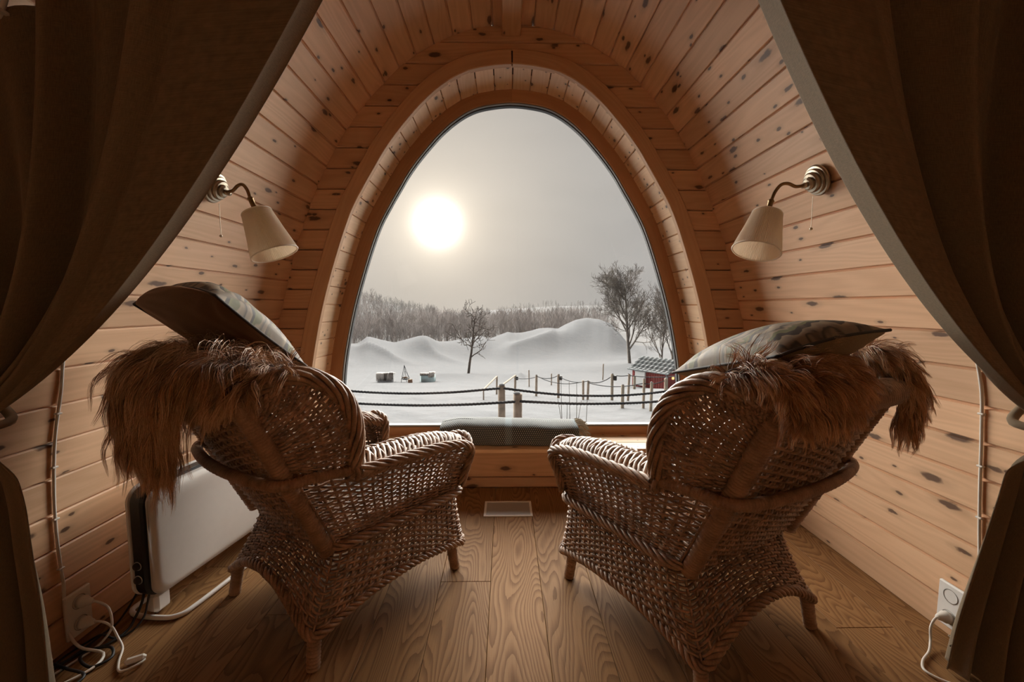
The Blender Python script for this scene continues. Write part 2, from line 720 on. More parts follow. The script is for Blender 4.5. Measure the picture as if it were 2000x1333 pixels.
# reveal boards round the opening
op_full = full(_open)
rp, rlen = resample(op_full, 500)
NR = int(round(rlen / .108))
rpts, _ = resample(op_full, NR + 1)
rshell = offset2d(rpts, .02)
vv = [(x, D - .002, z) for x, z in rshell] + [(x, D2 + .10, z) for x, z in rshell]
n_ = len(rshell)
rv = obj('trim_1', mesh_np('trim_1', vv, [(i, i + 1, i + 1 + n_, i + n_) for i in range(n_ - 1)], smooth=False), M['shell'])
md = rv.modifiers.new('thick', 'SOLIDIFY')
md.thickness = .06
md.offset = 1
tag(rv, kind='structure')
rm = plank_mesh('reveal_board', D2 + .03 - D, rlen / NR, .014, .002, M['pine_reveal'])
for i in range(NR):
    a, b_ = rpts[i], rpts[i + 1]
    c = (a + b_) / 2
    d = (b_ - a) / np.linalg.norm(b_ - a)
    nrm = Vector((d[1], 0, -d[0]))
    if nrm.dot(Vector((-c[0], 0, 1.2 - c[1]))) < 0:
        nrm = -nrm
    xa = Vector((0, 1, 0))
    obj('reveal_board', rm, None, rv, mtx=basis(xa, nrm.cross(xa), nrm, (c[0], (D2 + .03 + D) / 2, c[1])))


def sweep_ring(name, path, w_in, w_out, y0, y1, a0, a1, mat, parent, bev=.004, n=90):
    """rectangular moulding following a 2D path between arc fractions a0..a1"""
    p, L = resample(path, 721)
    i0, i1 = int(a0 * 720), int(a1 * 720)
    p_in = offset2d(p, w_in)
    p_out = offset2d(p, w_out)
    idx = np.linspace(i0, i1, n).round().astype(int)
    cs = []
    for i in idx:
        A, B = p_in[i], p_out[i]
        dd = (B - A) / np.linalg.norm(B - A)
        pts = [(A, y1), (A, y0 + bev), (A + dd * bev, y0), (B - dd * bev, y0), (B, y0 + bev), (B, y1)]
        cs.append([(q[0], yy, q[1]) for q, yy in pts])
    k = 6
    v = [q for c in cs for q in c]
    wd = abs(w_out - w_in)
    prof = [0, y1 - y0, y1 - y0, y1 - y0 + wd, y1 - y0 + wd, 2 * (y1 - y0) + wd]
    uv = [(L * i / 720., prof[j]) for i in idx for j in range(k)]
    f = []
    for i in range(n - 1):
        for j in range(k):
            j2 = (j + 1) % k
            f.append((i * k + j, i * k + j2, i * k + k + j2, i * k + k + j))
    f.append(tuple(range(k))[::-1])
    f.append(tuple(range((n - 1) * k, n * k)))
    me = mesh_np(name, v, f, uvs=uv, smooth=False)
    import bmesh
    bm = bmesh.new()
    bm.from_mesh(me)
    bmesh.ops.recalc_face_normals(bm, faces=bm.faces)
    bm.to_mesh(me)
    bm.free()
    return obj(name, me, mat, parent)


# casing on the end wall: two bent halves meeting at the apex
cas = empty('trim_2')
tag(cas, kind='structure')
sweep_ring('casing_half', op_full, -.002, .078, D - .026, D + .012, 0.0, .4997, M['pine_trim'], cas)
sweep_ring('casing_half', op_full, -.002, .078, D - .026, D + .012, .5003, 1.0, M['pine_trim'], cas)

# window
win = empty('window_1')
tag(win, kind='structure')
for a0, a1 in ((0, .27), (.2703, .5), (.5, .7297), (.73, 1)):
    sweep_ring('frame_segment', op_full, -.078, .01, D2, D2 + .07, a0, a1, M['pine_frame'], win, .006, 60)
sweep_ring('gasket', op_full, -.083, -.076, D2 + .004, D2 + .06, 0, 1, M['grey_gasket'], win, .001, 200)
sweep_ring('gasket', op_full, -.087, -.081, D2 + .028, D2 + .06, 0, 1, M['dark_gasket'], win, .001, 200)
mb = MB()
mb.box((0, D2 + .035, .277), (2.36, .07, .06), .004)
mb_me = mb.mesh('bottom_rail')
uvs = [(v.co.x, v.co.z + v.co.y) for v in mb_me.vertices]
uvl = mb_me.uv_layers.new(name='UVMap')
for lp in mb_me.loops:
    uvl.data[lp.index].uv = uvs[lp.vertex_index]
obj('bottom_rail', mb_me, M['pine_frame'], win)
obj('gasket', MB().box((0, D2 + .03, .312), (2.3, .05, .012), .002).mesh('gasket'), M['grey_gasket'], win)
# pane
m, t, b = new_mat('window_glass')
gl = t.n('ShaderNodeBsdfGlossy')
gl.inputs['Roughness'].default_value = 0.0
tr = t.n('ShaderNodeBsdfTransparent')
tr.inputs['Color'].default_value = (.97, .98, .975, 1)
fr = t.n('ShaderNodeFresnel')
fr.inputs['IOR'].default_value = 1.3
mx = t.n('ShaderNodeMixShader')
t.l(fr.outputs[0], mx.inputs[0])
t.l(tr.outputs[0], mx.inputs[1])
t.l(gl.outputs[0], mx.inputs[2])
t.l(mx.outputs[0], t.t.nodes['Material Output'].inputs['Surface'])
M['glass'] = m
gp = offset2d(resample(op_full, 161)[0], -.07)
gp[:, 1] = np.maximum(gp[:, 1], .285)
ng = len(gp)
v = [(x, D2 + .040, z) for x, z in gp] + [(x, D2 + .046, z) for x, z in gp]
f = [tuple(range(ng)), tuple(range(ng, 2 * ng))[::-1]] + [(i, (i + 1) % ng, (i + 1) % ng + ng, i + ng) for i in range(ng)]
obj('pane', mesh_np('pane', v, f, smooth=False), M['glass'], win)

# sill: two long boards and a nosing
si = empty('trim_3')
tag(si, kind='structure')
for y0, y1 in ((D - .035, D + .085), (D + .088, D2 + .01)):
    me = MB().box((0, 0, 0), (2.37, y1 - y0, .024), .003).mesh('sill_board')
    obj('sill_board', me, M['pine_reveal'], si, loc=(0, (y0 + y1) / 2, .240))

# ridge beam
obm = MB().box((0, 0, 0), (D + .01 - YB, .105, .16), .006).mesh('trim_4')
rb = obj('trim_4', obm, M['pine_beam'], loc=(-.008, (D + YB) / 2, 2.67), rot=(0, 0, math.pi / 2))
tag(rb, kind='structure')

# floor
fl = obj('floor', MB().box((0, (YB + D) / 2, -.045), (2.95, D - YB + .1, .05)).mesh('floor'), M['shell'])
tag(fl, kind='structure')
pw = .199
joints = {-2: [0.25, 1.9], -1: [-.4, 1.5905], 0: [.35, 2.2], 1: [-.2, 1.05], 2: [.1, 1.75], 3: [-.6, 1.3], -3: [-.3, .9], -4: [0.1, 1.42], 4: [.5, 2.05], -5: [-.5, 1.1], 5: [.2], -6: [.5, 1.7], 6: [-.1, 1.33], 7: [.6], -7: [.9]}
for k in range(-7, 8):
    xc = -.201 + k * pw + .0995 + .0
    xc = -.301 + pw * (k + 1) + pw / 2
    if abs(xc) > 1.54:
        continue
    ys = [YB] + [y for y in joints.get(k, [])] + [D + .03]
    x0, x1 = max(xc - pw / 2, -1.46), min(xc + pw / 2, 1.46)
    for y0, y1 in zip(ys[:-1], ys[1:]):
        me = MB().box((0, 0, 0), (y1 - y0 - .0012, x1 - x0 - .0012, .02), .0012).mesh('floor_plank')
        obj('floor_plank', me, M['ash'], fl, loc=((x0 + x1) / 2, (y0 + y1) / 2, -.01), rot=(0, 0, math.pi / 2))

# back wall behind the camera
bk = empty('wall_back')
tag(bk, kind='structure')
v = [(x * 1.01, YB, z) for x, z in ob]
obj('panel', mesh_np('panel', v, [tuple(range(len(v)))], smooth=False), M['pine_reveal'], bk)

# ================================================================== WICKER CHAIRS
def wicker(name, light, dark, rough=.42):
    m, t, b = new_mat(name)
    tc = t.n('ShaderNodeTexCoord')
    n = t.noise(tc.outputs['Object'], 26, 3, .6)
    n2 = t.noise(tc.outputs['Object'], 240, 2, .5)
    f = t.math('ADD', t.math('MULTIPLY', n, .7), t.math('MULTIPLY', n2, .3))
    t.l(t.ramp(f, [(.32, dark), (.52, tuple((a + c) / 2 for a, c in zip(light, dark))), (.72, light)]), b.inputs['Base Color'])
    b.inputs['Roughness'].default_value = rough
    bump(t, b, n2, .2, .001)
    return m


M['wicker'] = wicker('brown_wicker', (0.53, 0.335, 0.215), (0.15, 0.09, 0.062))
M['wicker_wrap'] = wicker('wicker_wrap', (0.47, 0.29, 0.18), (0.20, 0.115, 0.072), .4)


def lerp(a, b, t):
    return a + (b - a) * t


def weave(S, nst, nrow, r, amp, rs, closed=False, sub=3, rowjit=.25, k=5, vpow=1.0):
    """weave on surface S(u,v)->(...,3): rows run along u, stakes along v"""
    eps = 1e-3
    nu = nst * sub + (0 if not closed else 0)
    u = np.linspace(0, 1, nu + 1)
    vv = (np.arange(nrow) + .5) / nrow + rng.normal(0, rowjit * .25 / nrow, nrow)
    vv = np.clip(vv, 0.003, .997) ** vpow
    U, V = np.meshgrid(u, vv)
    # slight waver of each row
    V = np.clip(V + .12 / nrow * np.sin(U * nst * 1.7 + rng.uniform(0, 6, (nrow, 1))), 0, 1)
    P = S(U, V)
    du = S(np.clip(U + eps, 0, 1), V) - S(np.clip(U - eps, 0, 1), V)
    dv = S(U, np.clip(V + eps, 0, 1)) - S(U, np.clip(V - eps, 0, 1))
    N = np.cross(du, dv)
    N /= np.linalg.norm(N, axis=-1)[..., None] + 1e-12
    par = (np.arange(nrow) % 2)[:, None]
    off = amp * np.cos(math.pi * (u[None, :] * nst) + math.pi * par)
    P = P + N * off[..., None]
    rad = r * (1 + rng.normal(0, .07, (nrow, 1))) * np.ones_like(U)
    parts = [tubes_batch(P, N, rad, k)]
    # stakes
    su = np.arange(0 if not closed else 0, nst + 1) / nst
    if closed:
        su = su[:-1]
    nv = max(8, nrow // 3)
    sv = np.linspace(0, 1, nv)
    U2, V2 = np.meshgrid(su, sv, indexing='ij')
    P2 = S(U2, V2)
    du = S(np.clip(U2 + eps, 0, 1), V2) - S(np.clip(U2 - eps, 0, 1), V2)
    dv = S(U2, np.clip(V2 + eps, 0, 1)) - S(U2, np.clip(V2 - eps, 0, 1))
    N2 = np.cross(du, dv)
    N2 /= np.linalg.norm(N2, axis=-1)[..., None] + 1e-12
    parts.append(tubes_batch(P2, N2, rs, 5))
    return merge(parts)


def rope(path, R, ns, r, pitch, k=6, per=9, flat=1.0):
    """twisted rope of ns strands round a path"""
    L = np.linalg.norm(np.diff(path, axis=0), axis=1).sum()
    n = max(12, int(L / pitch * per))
    s = np.r_[0, np.cumsum(np.linalg.norm(np.diff(path, axis=0), axis=1))]
    uu = np.linspace(0, s[-1], n)
    p = np.stack([np.interp(uu, s, path[:, i]) for i in range(3)], 1)
    t = np.gradient(p, axis=0)
    t /= np.linalg.norm(t, axis=1)[:, None]
    a = np.zeros_like(p)
    ref = np.array([0, 0, 1.]) if abs(t[0, 2]) < .9 else np.array([1., 0, 0])
    q = np.cross(t[0], ref)
    a[0] = q / np.linalg.norm(q)
    for i in range(1, n):
        q = a[i - 1] - t[i] * (a[i - 1] @ t[i])
        a[i] = q / np.linalg.norm(q)
    b = np.cross(t, a)
    parts = []
    for j in range(ns):
        th = 2 * math.pi * (uu / pitch + j / ns)
        rr = R * (1 + .06 * np.sin(uu * 40 + j * 2))
        pp = p + (rr * np.cos(th))[:, None] * a + (rr * flat * np.sin(th))[:, None] * b
        parts.append(tube_np(pp, r, k))
    return merge(parts)


def wrapped(path, r, step=.0095, k=12):
    """cane bound round a pole: a tube with a ridge for every turn"""
    s = np.r_[0, np.cumsum(np.linalg.norm(np.diff(path, axis=0), axis=1))]
    n = int(s[-1] / step)
    uu = np.linspace(0, s[-1], n * 3 + 1)
    p = np.stack([np.interp(uu, s, path[:, i]) for i in range(3)], 1)
    rr = r * (1 - .15 * (np.arange(len(uu)) % 3 == 0)) * (1 + .03 * np.sin(np.arange(len(uu)) // 3 * 2.3))
    return tube_np(p, rr, k)


LEAN = .46


def post_y(z):
    return -.22 - LEAN * (z - .335)


def waist_z(y):
    return np.interp(y, [-.25, .36], [.352, .332])


def arm_z(y):
    return np.interp(y, [-.25, -.05, .15, .24, .31, .36], [.607, .599, .592, .582, .560, .530])


def wing_rim(side, n=60):
    pts = [(.315, -.175, .575), (.338, -.175, .65), (.346, -.182, .75), (.342, -.222, .842), (.332, -.30, .900), (.322, -.36, .910), (.308, -.415, .896), (.280, -.47, .862)]
    p = smoothpath(pts, n)
    p[:, 0] *= side
    return p


def rounded_rect(u, hx, y0, y1, rad):
    """closed perimeter param u 0..1, starting at rear centre going to +x"""
    pts = []
    for cx, cy, a0 in ((hx - rad, y0 + rad, -90), (hx - rad, y1 - rad, 0), (-hx + rad, y1 - rad, 90), (-hx + rad, y0 + rad, 180)):
        for a in np.linspace(a0, a0 + 90, 8):
            pts.append((cx + rad * math.cos(math.radians(a)), cy + rad * math.sin(math.radians(a))))
    pts = [(0, y0)] + pts + [(0, y0)]
    pts = np.array(pts)
    s = np.r_[0, np.cumsum(np.linalg.norm(np.diff(pts, axis=0), axis=1))]
    s /= s[-1]
    return np.stack([np.interp(u, s, pts[:, 0]), np.interp(u, s, pts[:, 1])], -1)


def skirt_S(u, v):
    a = rounded_rect(u, .275, -.205, .345, .05)
    b = rounded_rect(u, .297, -.318, .362, .04)
    w = v ** 1.35
    x = lerp(a[..., 0], b[..., 0], w)
    y = lerp(a[..., 1], b[..., 1], w)
    # arched lower edge: low at the corners
    cx = 1 - np.clip(np.abs(b[..., 0]) / .285, 0, 1) ** 2
    cy = 1 - np.clip(np.abs(b[..., 1] - .022) / .33, 0, 1) ** 2
    back = b[..., 1] < 0
    on_end = np.abs(b[..., 0]) < .30
    arch = np.where(np.abs(b[..., 1] - .022) > .315, cx * np.where(back, .115, .10), cy * .048)
    z0 = waist_z(a[..., 1])
    z1 = .10 + arch
    return np.stack([x, y, lerp(z0, z1, v)], -1)


def side_S(side):
    def S(u, v):
        y_f = .335 + .018 * v
        z_guess = .34 + v * .24
        y_r = post_y(z_guess) + .01
        y = lerp(y_r, y_f, u)
        z = lerp(waist_z(y), arm_z(y) - .03, v)
        x = side * (.275 + .075 * v ** 1.6 * np.clip(.12 + u * 3.2, 0, 1))
        return np.stack([x + 0 * y, y, z], -1)
    return S


def arm_front_S(side):
    def S(u, v):
        # rounded front face of the arm: from outer edge to the inner edge
        z = lerp(.345, .535 - .03 * (2 * u - 1) ** 2, v)
        xo = .275 + .075 * v ** 1.6
        xi = .235 - .03 * v
        x = side * lerp(xo, xi, u)
        return np.stack([x, .335 + .016 * v + .010 * np.sin(u * math.pi), z], -1)
    return S


def back_S(u, v):
    z = lerp(.32, .868 - .010 * (2 * u - 1) ** 2, v)
    hw = lerp(.262, .285, v)
    x = (2 * u - 1) * hw
    y = post_y(z) - .015 - .035 * (1 - (2 * u - 1) ** 2) * np.clip(v * 3, 0, 1) * 1.0
    return np.stack([x, y, z], -1)


def wing_S(side):
    rim = wing_rim(side, 200)

    def S(u, v):
        # v along the rim (bottom to top), u from post to rim
        i = np.clip(v, 0, 1) * 199
        R_ = np.stack([np.interp(i, np.arange(200), rim[:, c]) for c in range(3)], -1)
        z = lerp(.60, .845, v)
        P0 = np.stack([side * lerp(.272, .28, v), post_y(z), z], -1)
        out = lerp(P0, R_, u[..., None])
        out[..., 0] += side * .025 * np.sin(u * math.pi)
        return out
    return S


def seat_S(u, v):
    x = (2 * u - 1) * .262
    y = lerp(-.21, .345, v)
    return np.stack([x, y, waist_z(y) + .045 + 0 * x], -1)


def front_S(u, v):
    x = (2 * u - 1) * .262
    z = lerp(.335, .378, v)
    return np.stack([x, .347 + 0 * x, z], -1)


def arm_top(side):
    parts = []
    # diagonal strands rolled over the arm from the outer edge to the inner edge
    n = 26
    for k in range(n):
        y0 = -.20 + k * (.50 / (n - 1))
        tt = np.linspace(0, 1, 14)
        y = y0 + .17 * tt - .06
        y = np.clip(y, -.18, .352)
        ang = lerp(-.55, math.pi + .5, tt)
        cx = .285
        rx, rz = .072, .034
        x = cx + rx * np.cos(ang)
        z = arm_z(y) - .018 + rz * np.sin(ang)
        p = np.stack([side * x, y, z], -1)
        p += rng.normal(0, .0012, p.shape)
        parts.append(tube_np(p, .0068, 6))
    # second layer going the other way
    for k in range(0, n, 2):
        y0 = -.12 + k * (.49 / (n - 1))
        tt = np.linspace(0, 1, 14)
        y = np.clip(y0 + .05 * tt, -.18, .352)
        ang = lerp(-.4, math.pi + .3, tt)
        x = .285 + .070 * np.cos(ang)
        z = arm_z(y) - .020 + .036 * np.sin(ang)
        parts.append(tube_np(np.stack([side * x, y, z], -1), .0058, 6))
    return merge(parts)


def build_chair(name, loc, rz, label):
    t = empty(name, loc, rz)
    tag(t, label, 'armchair', 'wicker armchairs facing the window')
    if not hasattr(build_chair, 'cache'):
        parts = []

        def P(nm, vf, mat='wicker', stuff=False):
            parts.append((nm, mesh_np(nm, vf[0], vf[1]), M[mat], stuff))
        P('skirt', weave(skirt_S, 78, 21, .0043, .0058, .0046, closed=True), stuff=True)
        P('back_panel', weave(back_S, 18, 50, .0046, .0066, .0050), stuff=True)
        for s in (-1, 1):
            P('arm_panel', weave(side_S(s), 17, 26, .0043, .0055, .0050, vpow=1.4), stuff=True)
            P('arm_front', weave(arm_front_S(s), 6, 18, .0050, .003, .005), stuff=True)
            P('wing', weave(wing_S(s), 8, 48, .0046, .005, .005), stuff=True)
            P('armrest', arm_top(s))
            # rope edges of the arm
            e = smoothpath([(s * .350, -.17, .594), (s * .357, .0, .588), (s * .36, .2, .574), (s * .357, .31, .545), (s * .348, .345, .505), (s * .315, .350, .43), (s * .290, .345, .35)], 80)
            P('arm_edge', rope(e, .0115, 5, .0066, .20))
            e2 = smoothpath([(s * .354, .325, .532), (s * .32, .352, .560), (s * .27, .358, .562), (s * .22, .35, .545), (s * .205, .342, .49), (s * .22, .338, .38)], 60)
            P('arm_scroll', rope(e2, .0115, 5, .0066, .18))
            e3 = smoothpath([(s * .215, -.17, .602), (s * .215, .0, .597), (s * .213, .2, .582), (s * .22, .345, .538)], 60)
            P('arm_edge', rope(e3, .008, 3, .006, .08))
        rim = np.vstack([wing_rim(-1, 60), smoothpath([wing_rim(-1, 60)[-1], (-.12, -.492, .872), (.12, -.492, .872), wing_rim(1, 60)[-1]], 40)[1:-1], wing_rim(1, 60)[::-1]])
        P('back_rim', rope(rim, .0215, 8, .0080, .46, 6, 20))
        # rolled top border, chunky slanting strands
        q = []
        for k in range(44):
            x0 = -.27 + k * .54 / 43
            tt = np.linspace(0, 1, 10)
            a = lerp(-.9, math.pi + .7, tt)
            q.append(tube_np(np.stack([x0 + .03 * (tt - .5), -.482 + .034 * -np.cos(a) * -1, .852 + .036 * np.sin(a)], -1), .0068, 6))
        P('top_border', merge(q))
        for s in (-1, 1):
            z = np.linspace(.325, .862, 30)
            P('back_post', wrapped(np.stack([s * lerp(.254, .282, (z - .325) / .53), post_y(z) - .012, z], -1), .0265), 'wicker_wrap')
        w = rounded_rect(np.linspace(0, 1, 160), .292, -.228, .36, .05)
        P('waist_braid', rope(np.column_stack([w, waist_z(w[:, 1]) - .006]), .011, 5, .0062, .17))
        uu = np.linspace(0, 1, 260)
        bt = skirt_S(uu, np.ones_like(uu))
        P('bottom_braid', rope(bt, .010, 4, .0068, .09))
        zr = .605
        yb = post_y(zr) - .045
        cr = smoothpath([(-.33, -.16, .592), (-.334, -.22, .602), (-.325, -.30, .608), (-.29, yb - .002, zr), (-.1, yb - .045, zr + .004), (.1, yb - .045, zr + .004), (.29, yb - .002, zr), (.325, -.30, .608), (.334, -.22, .602), (.33, -.16, .592)], 120)
        P('back_rail', wrapped(cr, .017, .0085, 10), 'wicker_wrap')
        P('seat', weave(seat_S, 18, 40, .0055, .004, .006), stuff=True)
        P('seat_front', weave(front_S, 18, 4, .006, .004, .006), stuff=True)
        for sx in (-1, 1):
            for sy in (-1, 1):
                top = np.array([sx * .275, sy * .293, .112])
                bot = np.array([sx * .284, sy * .308, 0.0])
                P('leg', wrapped(np.linspace(top, bot, 12), np.float64(.021)), 'wicker_wrap')
        build_chair.cache = parts
    for nm, me, mat, stuff in build_chair.cache:
        o = obj(nm, me, mat, t)
        if stuff:
            o['kind'] = 'stuff'
    return t


LC = Vector((-.668, 1.607, 0))
LA = -math.radians(37)
RC = Vector((.61, 1.4745, 0))
RA = math.radians(28)
chairL = build_chair('wicker_armchair', LC, LA, 'dark brown wicker wing armchair beside the white heater')
chairR = build_chair('wicker_armchair', RC, RA, 'brown wicker wing armchair right of the floor vent')


# ================================================================== SHAGGY FLEECES
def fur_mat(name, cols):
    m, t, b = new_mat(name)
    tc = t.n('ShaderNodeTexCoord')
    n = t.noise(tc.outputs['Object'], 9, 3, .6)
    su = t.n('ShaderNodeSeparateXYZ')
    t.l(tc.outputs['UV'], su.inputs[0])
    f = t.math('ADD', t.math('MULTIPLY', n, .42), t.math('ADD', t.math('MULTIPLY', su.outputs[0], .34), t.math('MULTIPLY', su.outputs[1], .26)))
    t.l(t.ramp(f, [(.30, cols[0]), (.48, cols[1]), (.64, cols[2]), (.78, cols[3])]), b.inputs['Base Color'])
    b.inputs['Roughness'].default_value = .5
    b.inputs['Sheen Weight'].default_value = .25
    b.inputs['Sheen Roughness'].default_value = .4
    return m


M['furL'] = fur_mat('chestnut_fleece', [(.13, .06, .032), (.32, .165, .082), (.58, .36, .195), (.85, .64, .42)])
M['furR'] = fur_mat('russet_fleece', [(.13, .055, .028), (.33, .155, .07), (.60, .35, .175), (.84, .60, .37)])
M['hide'] = plain('hide_leather', (.05, .02, .01), .8)


def fleece(name, parent_loc, rz, lobes, label, mat, nstr=15000, seed=3):
    """lobes: list of (centre path pts (y,z), x0(t), x1(t), share, length)"""
    r = np.random.default_rng(seed)
    t = empty(name, parent_loc, rz)
    tag(t, label, 'sheepskin', 'shaggy fleeces over the armchairs')
    hv, hf = [], []
    off = 0
    strands = []
    for (path, xa, xb, share, length, flow) in lobes:
        P = smoothpath([(0, y, z) for y, z in path], 60)
        tt = np.linspace(0, 1, 60)
        tan = np.gradient(P, axis=0)
        tan /= np.linalg.norm(tan, axis=1)[:, None]
        nrm = np.stack([0 * tt, -tan[:, 2], tan[:, 1]], -1)
        # outward = away from the chair (up / back)
        nrm = -nrm if nrm[0, 2] < 0 else nrm
        x0 = np.interp(tt, np.linspace(0, 1, len(xa)), xa)
        x1 = np.interp(tt, np.linspace(0, 1, len(xb)), xb)
        ns = 14
        s = np.linspace(0, 1, ns)
        G = np.zeros((60, ns, 3))
        G[:, :, 0] = x0[:, None] + (x1 - x0)[:, None] * s[None, :]
        wob = .008 * np.sin(s[None, :] * 9 + tt[:, None] * 7)
        G[:, :, 1] = P[:, None, 1] + nrm[:, None, 1] * wob
        G[:, :, 2] = P[:, None, 2] + nrm[:, None, 2] * wob
        hv.append(G.reshape(-1, 3))
        i = np.arange(59)[:, None] * ns
        j = np.arange(ns - 1)[None, :]
        hf.append(off + np.stack([i + j, i + j + 1, i + ns + j + 1, i + ns + j], -1).reshape(-1, 4))
        off += 60 * ns
        # strands
        N = int(nstr * share)
        ncl = max(12, int(N / 16))
        ct = r.uniform(0, 1, ncl)
        cs = r.uniform(-.02, 1.02, ncl)
        cl = r.integers(0, ncl, N)
        rt = np.clip(ct[cl] + r.normal(0, .020, N), 0, 1)
        rs = np.clip(cs[cl] + r.normal(0, .028, N), -.01, 1.01)

        def at(tv, sv):
            q = tv * 59
            px = np.interp(q, np.arange(60), x0) + (np.interp(q, np.arange(60), x1) - np.interp(q, np.arange(60), x0)) * sv
            py = np.interp(q, np.arange(60), P[:, 1])
            pz = np.interp(q, np.arange(60), P[:, 2])
            nn = np.stack([0 * q, np.interp(q, np.arange(60), nrm[:, 1]), np.interp(q, np.arange(60), nrm[:, 2])], -1)
            tg = np.stack([0 * q, np.interp(q, np.arange(60), tan[:, 1]), np.interp(q, np.arange(60), tan[:, 2])], -1)
            return np.stack([px, py, pz], -1), nn, tg
        root, nn, tg = at(rt, rs)
        _, cn, ctg = at(ct, cs)
        L = length * r.uniform(.65, 1.25, ncl)[cl] * r.uniform(.85, 1.1, N)
        # direction: lift off the hide, then comb downwards / sideways
        side = np.where(cs < .5, -1, 1) * np.abs(cs - .5) ** 2 * 4 * .30
        d0 = cn * .26 + ctg * flow + np.stack([side, 0 * side, 0 * side], -1)
        d0 += r.normal(0, .22, d0.shape)
        d0 = d0[cl]
        d0 /= np.linalg.norm(d0, axis=1)[:, None]
        m_ = 8
        pts = np.zeros((N, m_, 3))
        pts[:, 0] = root - nn * .004
        d = d0.copy()
        crl = r.uniform(0, 6.28, ncl)[cl]
        frq = r.uniform(5, 11, ncl)[cl]
        g = np.array([0, 0, -1.0])
        for k in range(1, m_):
            f_ = k / (m_ - 1)
            d = d + g * (.34 * L / .12)[:, None] * .75
            w = .34 * np.stack([np.sin(crl + frq * f_), np.cos(crl * 1.7 + frq * f_), .6 * np.sin(crl * 2.3 + frq * f_)], -1)
            d = d + w * .8 + r.normal(0, .06, d.shape)
            d /= np.linalg.norm(d, axis=1)[:, None]
            pts[:, k] = pts[:, k - 1] + d * (L / (m_ - 1))[:, None]
        # pull the tips of a lock together
        order = cl
        tip = np.zeros((ncl, m_, 3))
        cnt = np.bincount(cl, minlength=ncl)[:, None]
        for k in range(m_):
            for c in range(3):
                tip[:, k, c] = np.bincount(cl, pts[:, k, c], minlength=ncl) / np.maximum(cnt[:, 0], 1)
        wk = (np.linspace(0, 1, m_) ** 1.3 * .72)[None, :, None]
        pts = pts * (1 - wk) + tip[cl] * wk
        strands.append(pts)
    me = mesh_np('hide', np.vstack(hv), np.vstack(hf))
    ho = obj('hide', me, M['hide'], t)
    md = ho.modifiers.new('thick', 'SOLIDIFY')
    md.thickness = .006
    S = np.vstack(strands)
    N, m_, _ = S.shape
    tg = np.gradient(S, axis=1)
    rv = r.normal(0, 1, (N, 1, 3))
    wv = np.cross(tg, rv)
    wv /= np.linalg.norm(wv, axis=2)[..., None] + 1e-9
    wid = (.0015 * r.uniform(.7, 1.3, (N, 1)) * (1 - np.linspace(0, 1, m_)[None, :] ** 2.2 * .85))[..., None]
    V = np.stack([S - wv * wid * .5, S + wv * wid * .5], 2).reshape(-1, 3)
    UVs = np.stack(np.broadcast_arrays(np.linspace(0, 1, m_)[None, :, None], r.uniform(0, 1, (N, 1, 1)), np.zeros((1, 1, 2)))[:2], -1).reshape(-1, 2)
    i = np.arange(N)[:, None] * m_ * 2
    j = np.arange(m_ - 1)[None, :] * 2
    F = np.stack([i + j, i + j + 1, i + j + 3, i + j + 2], -1).reshape(-1, 4)
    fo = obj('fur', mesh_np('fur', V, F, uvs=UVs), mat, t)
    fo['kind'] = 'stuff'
    return t


backfront = [(.25, .405), (.0, .41), (-.16, .42), (-.265, .56), (-.345, .74), (-.42, .88)]
fleece('sheepskin', LC, LA, [
    # over the rim and hanging behind
    ([(-.34, .88), (-.41, .935), (-.475, .955), (-.54, .935), (-.57, .85), (-.565, .74)], [-.28, -.31, -.33, -.32], [.22, .22, .14, .06], .62, .19, .75),
    # spread along the near wing
    ([(-.33, .915), (-.38, .928), (-.43, .918), (-.475, .892), (-.51, .85)], [.12, .12, .12, .10], [.325, .325, .31, .27], .13, .095, .6),
    # on seat and inside of the back
    (backfront, [-.19, -.19, -.2, -.2, -.2], [.19, .19, .2, .2, .19], .24, .08, -.2),
], 'long haired chestnut sheepskin hanging over the left armchair', M['furL'], 44000, 5)
fleece('sheepskin', RC, RA, [
    ([(-.35, .915), (-.39, .938), (-.43, .950), (-.47, .948), (-.505, .925), (-.522, .89)], [-.325, -.335, -.335, -.31], [.02, .02, -.02, -.10], .58, .098, .7),
    ([(-.33, .93), (-.40, .955), (-.46, .945), (-.50, .89), (-.50, .80)], [.29, .30, .305, .31], [.34, .35, .36, .36], .17, .13, .8),
    (backfront, [-.19, -.19, -.2, -.2, -.2], [.19, .19, .2, .2, .19], .26, .085, -.2),
], 'russet sheepskin hanging over the right armchair in two lobes', M['furR'], 44000, 9)


# ================================================================== CUSHIONS
def fabric_back(name, col):
    m, t, b = new_mat(name)
    tc = t.n('ShaderNodeTexCoord')
    n = t.noise(tc.outputs['Object'], 350, 2)
    t.l(t.mix(t.mapr(n, .3, .7), (*[c * .8 for c in col], 1), (*[c * 1.2 for c in col], 1)), b.inputs['Base Color'])
    b.inputs['Roughness'].default_value = .75
    b.inputs['Sheen Weight'].default_value = .3
    b.inputs['Sheen Tint'].default_value = (.8, .5, .3, 1)
    bump(t, b, n, .2, .001)
    return m


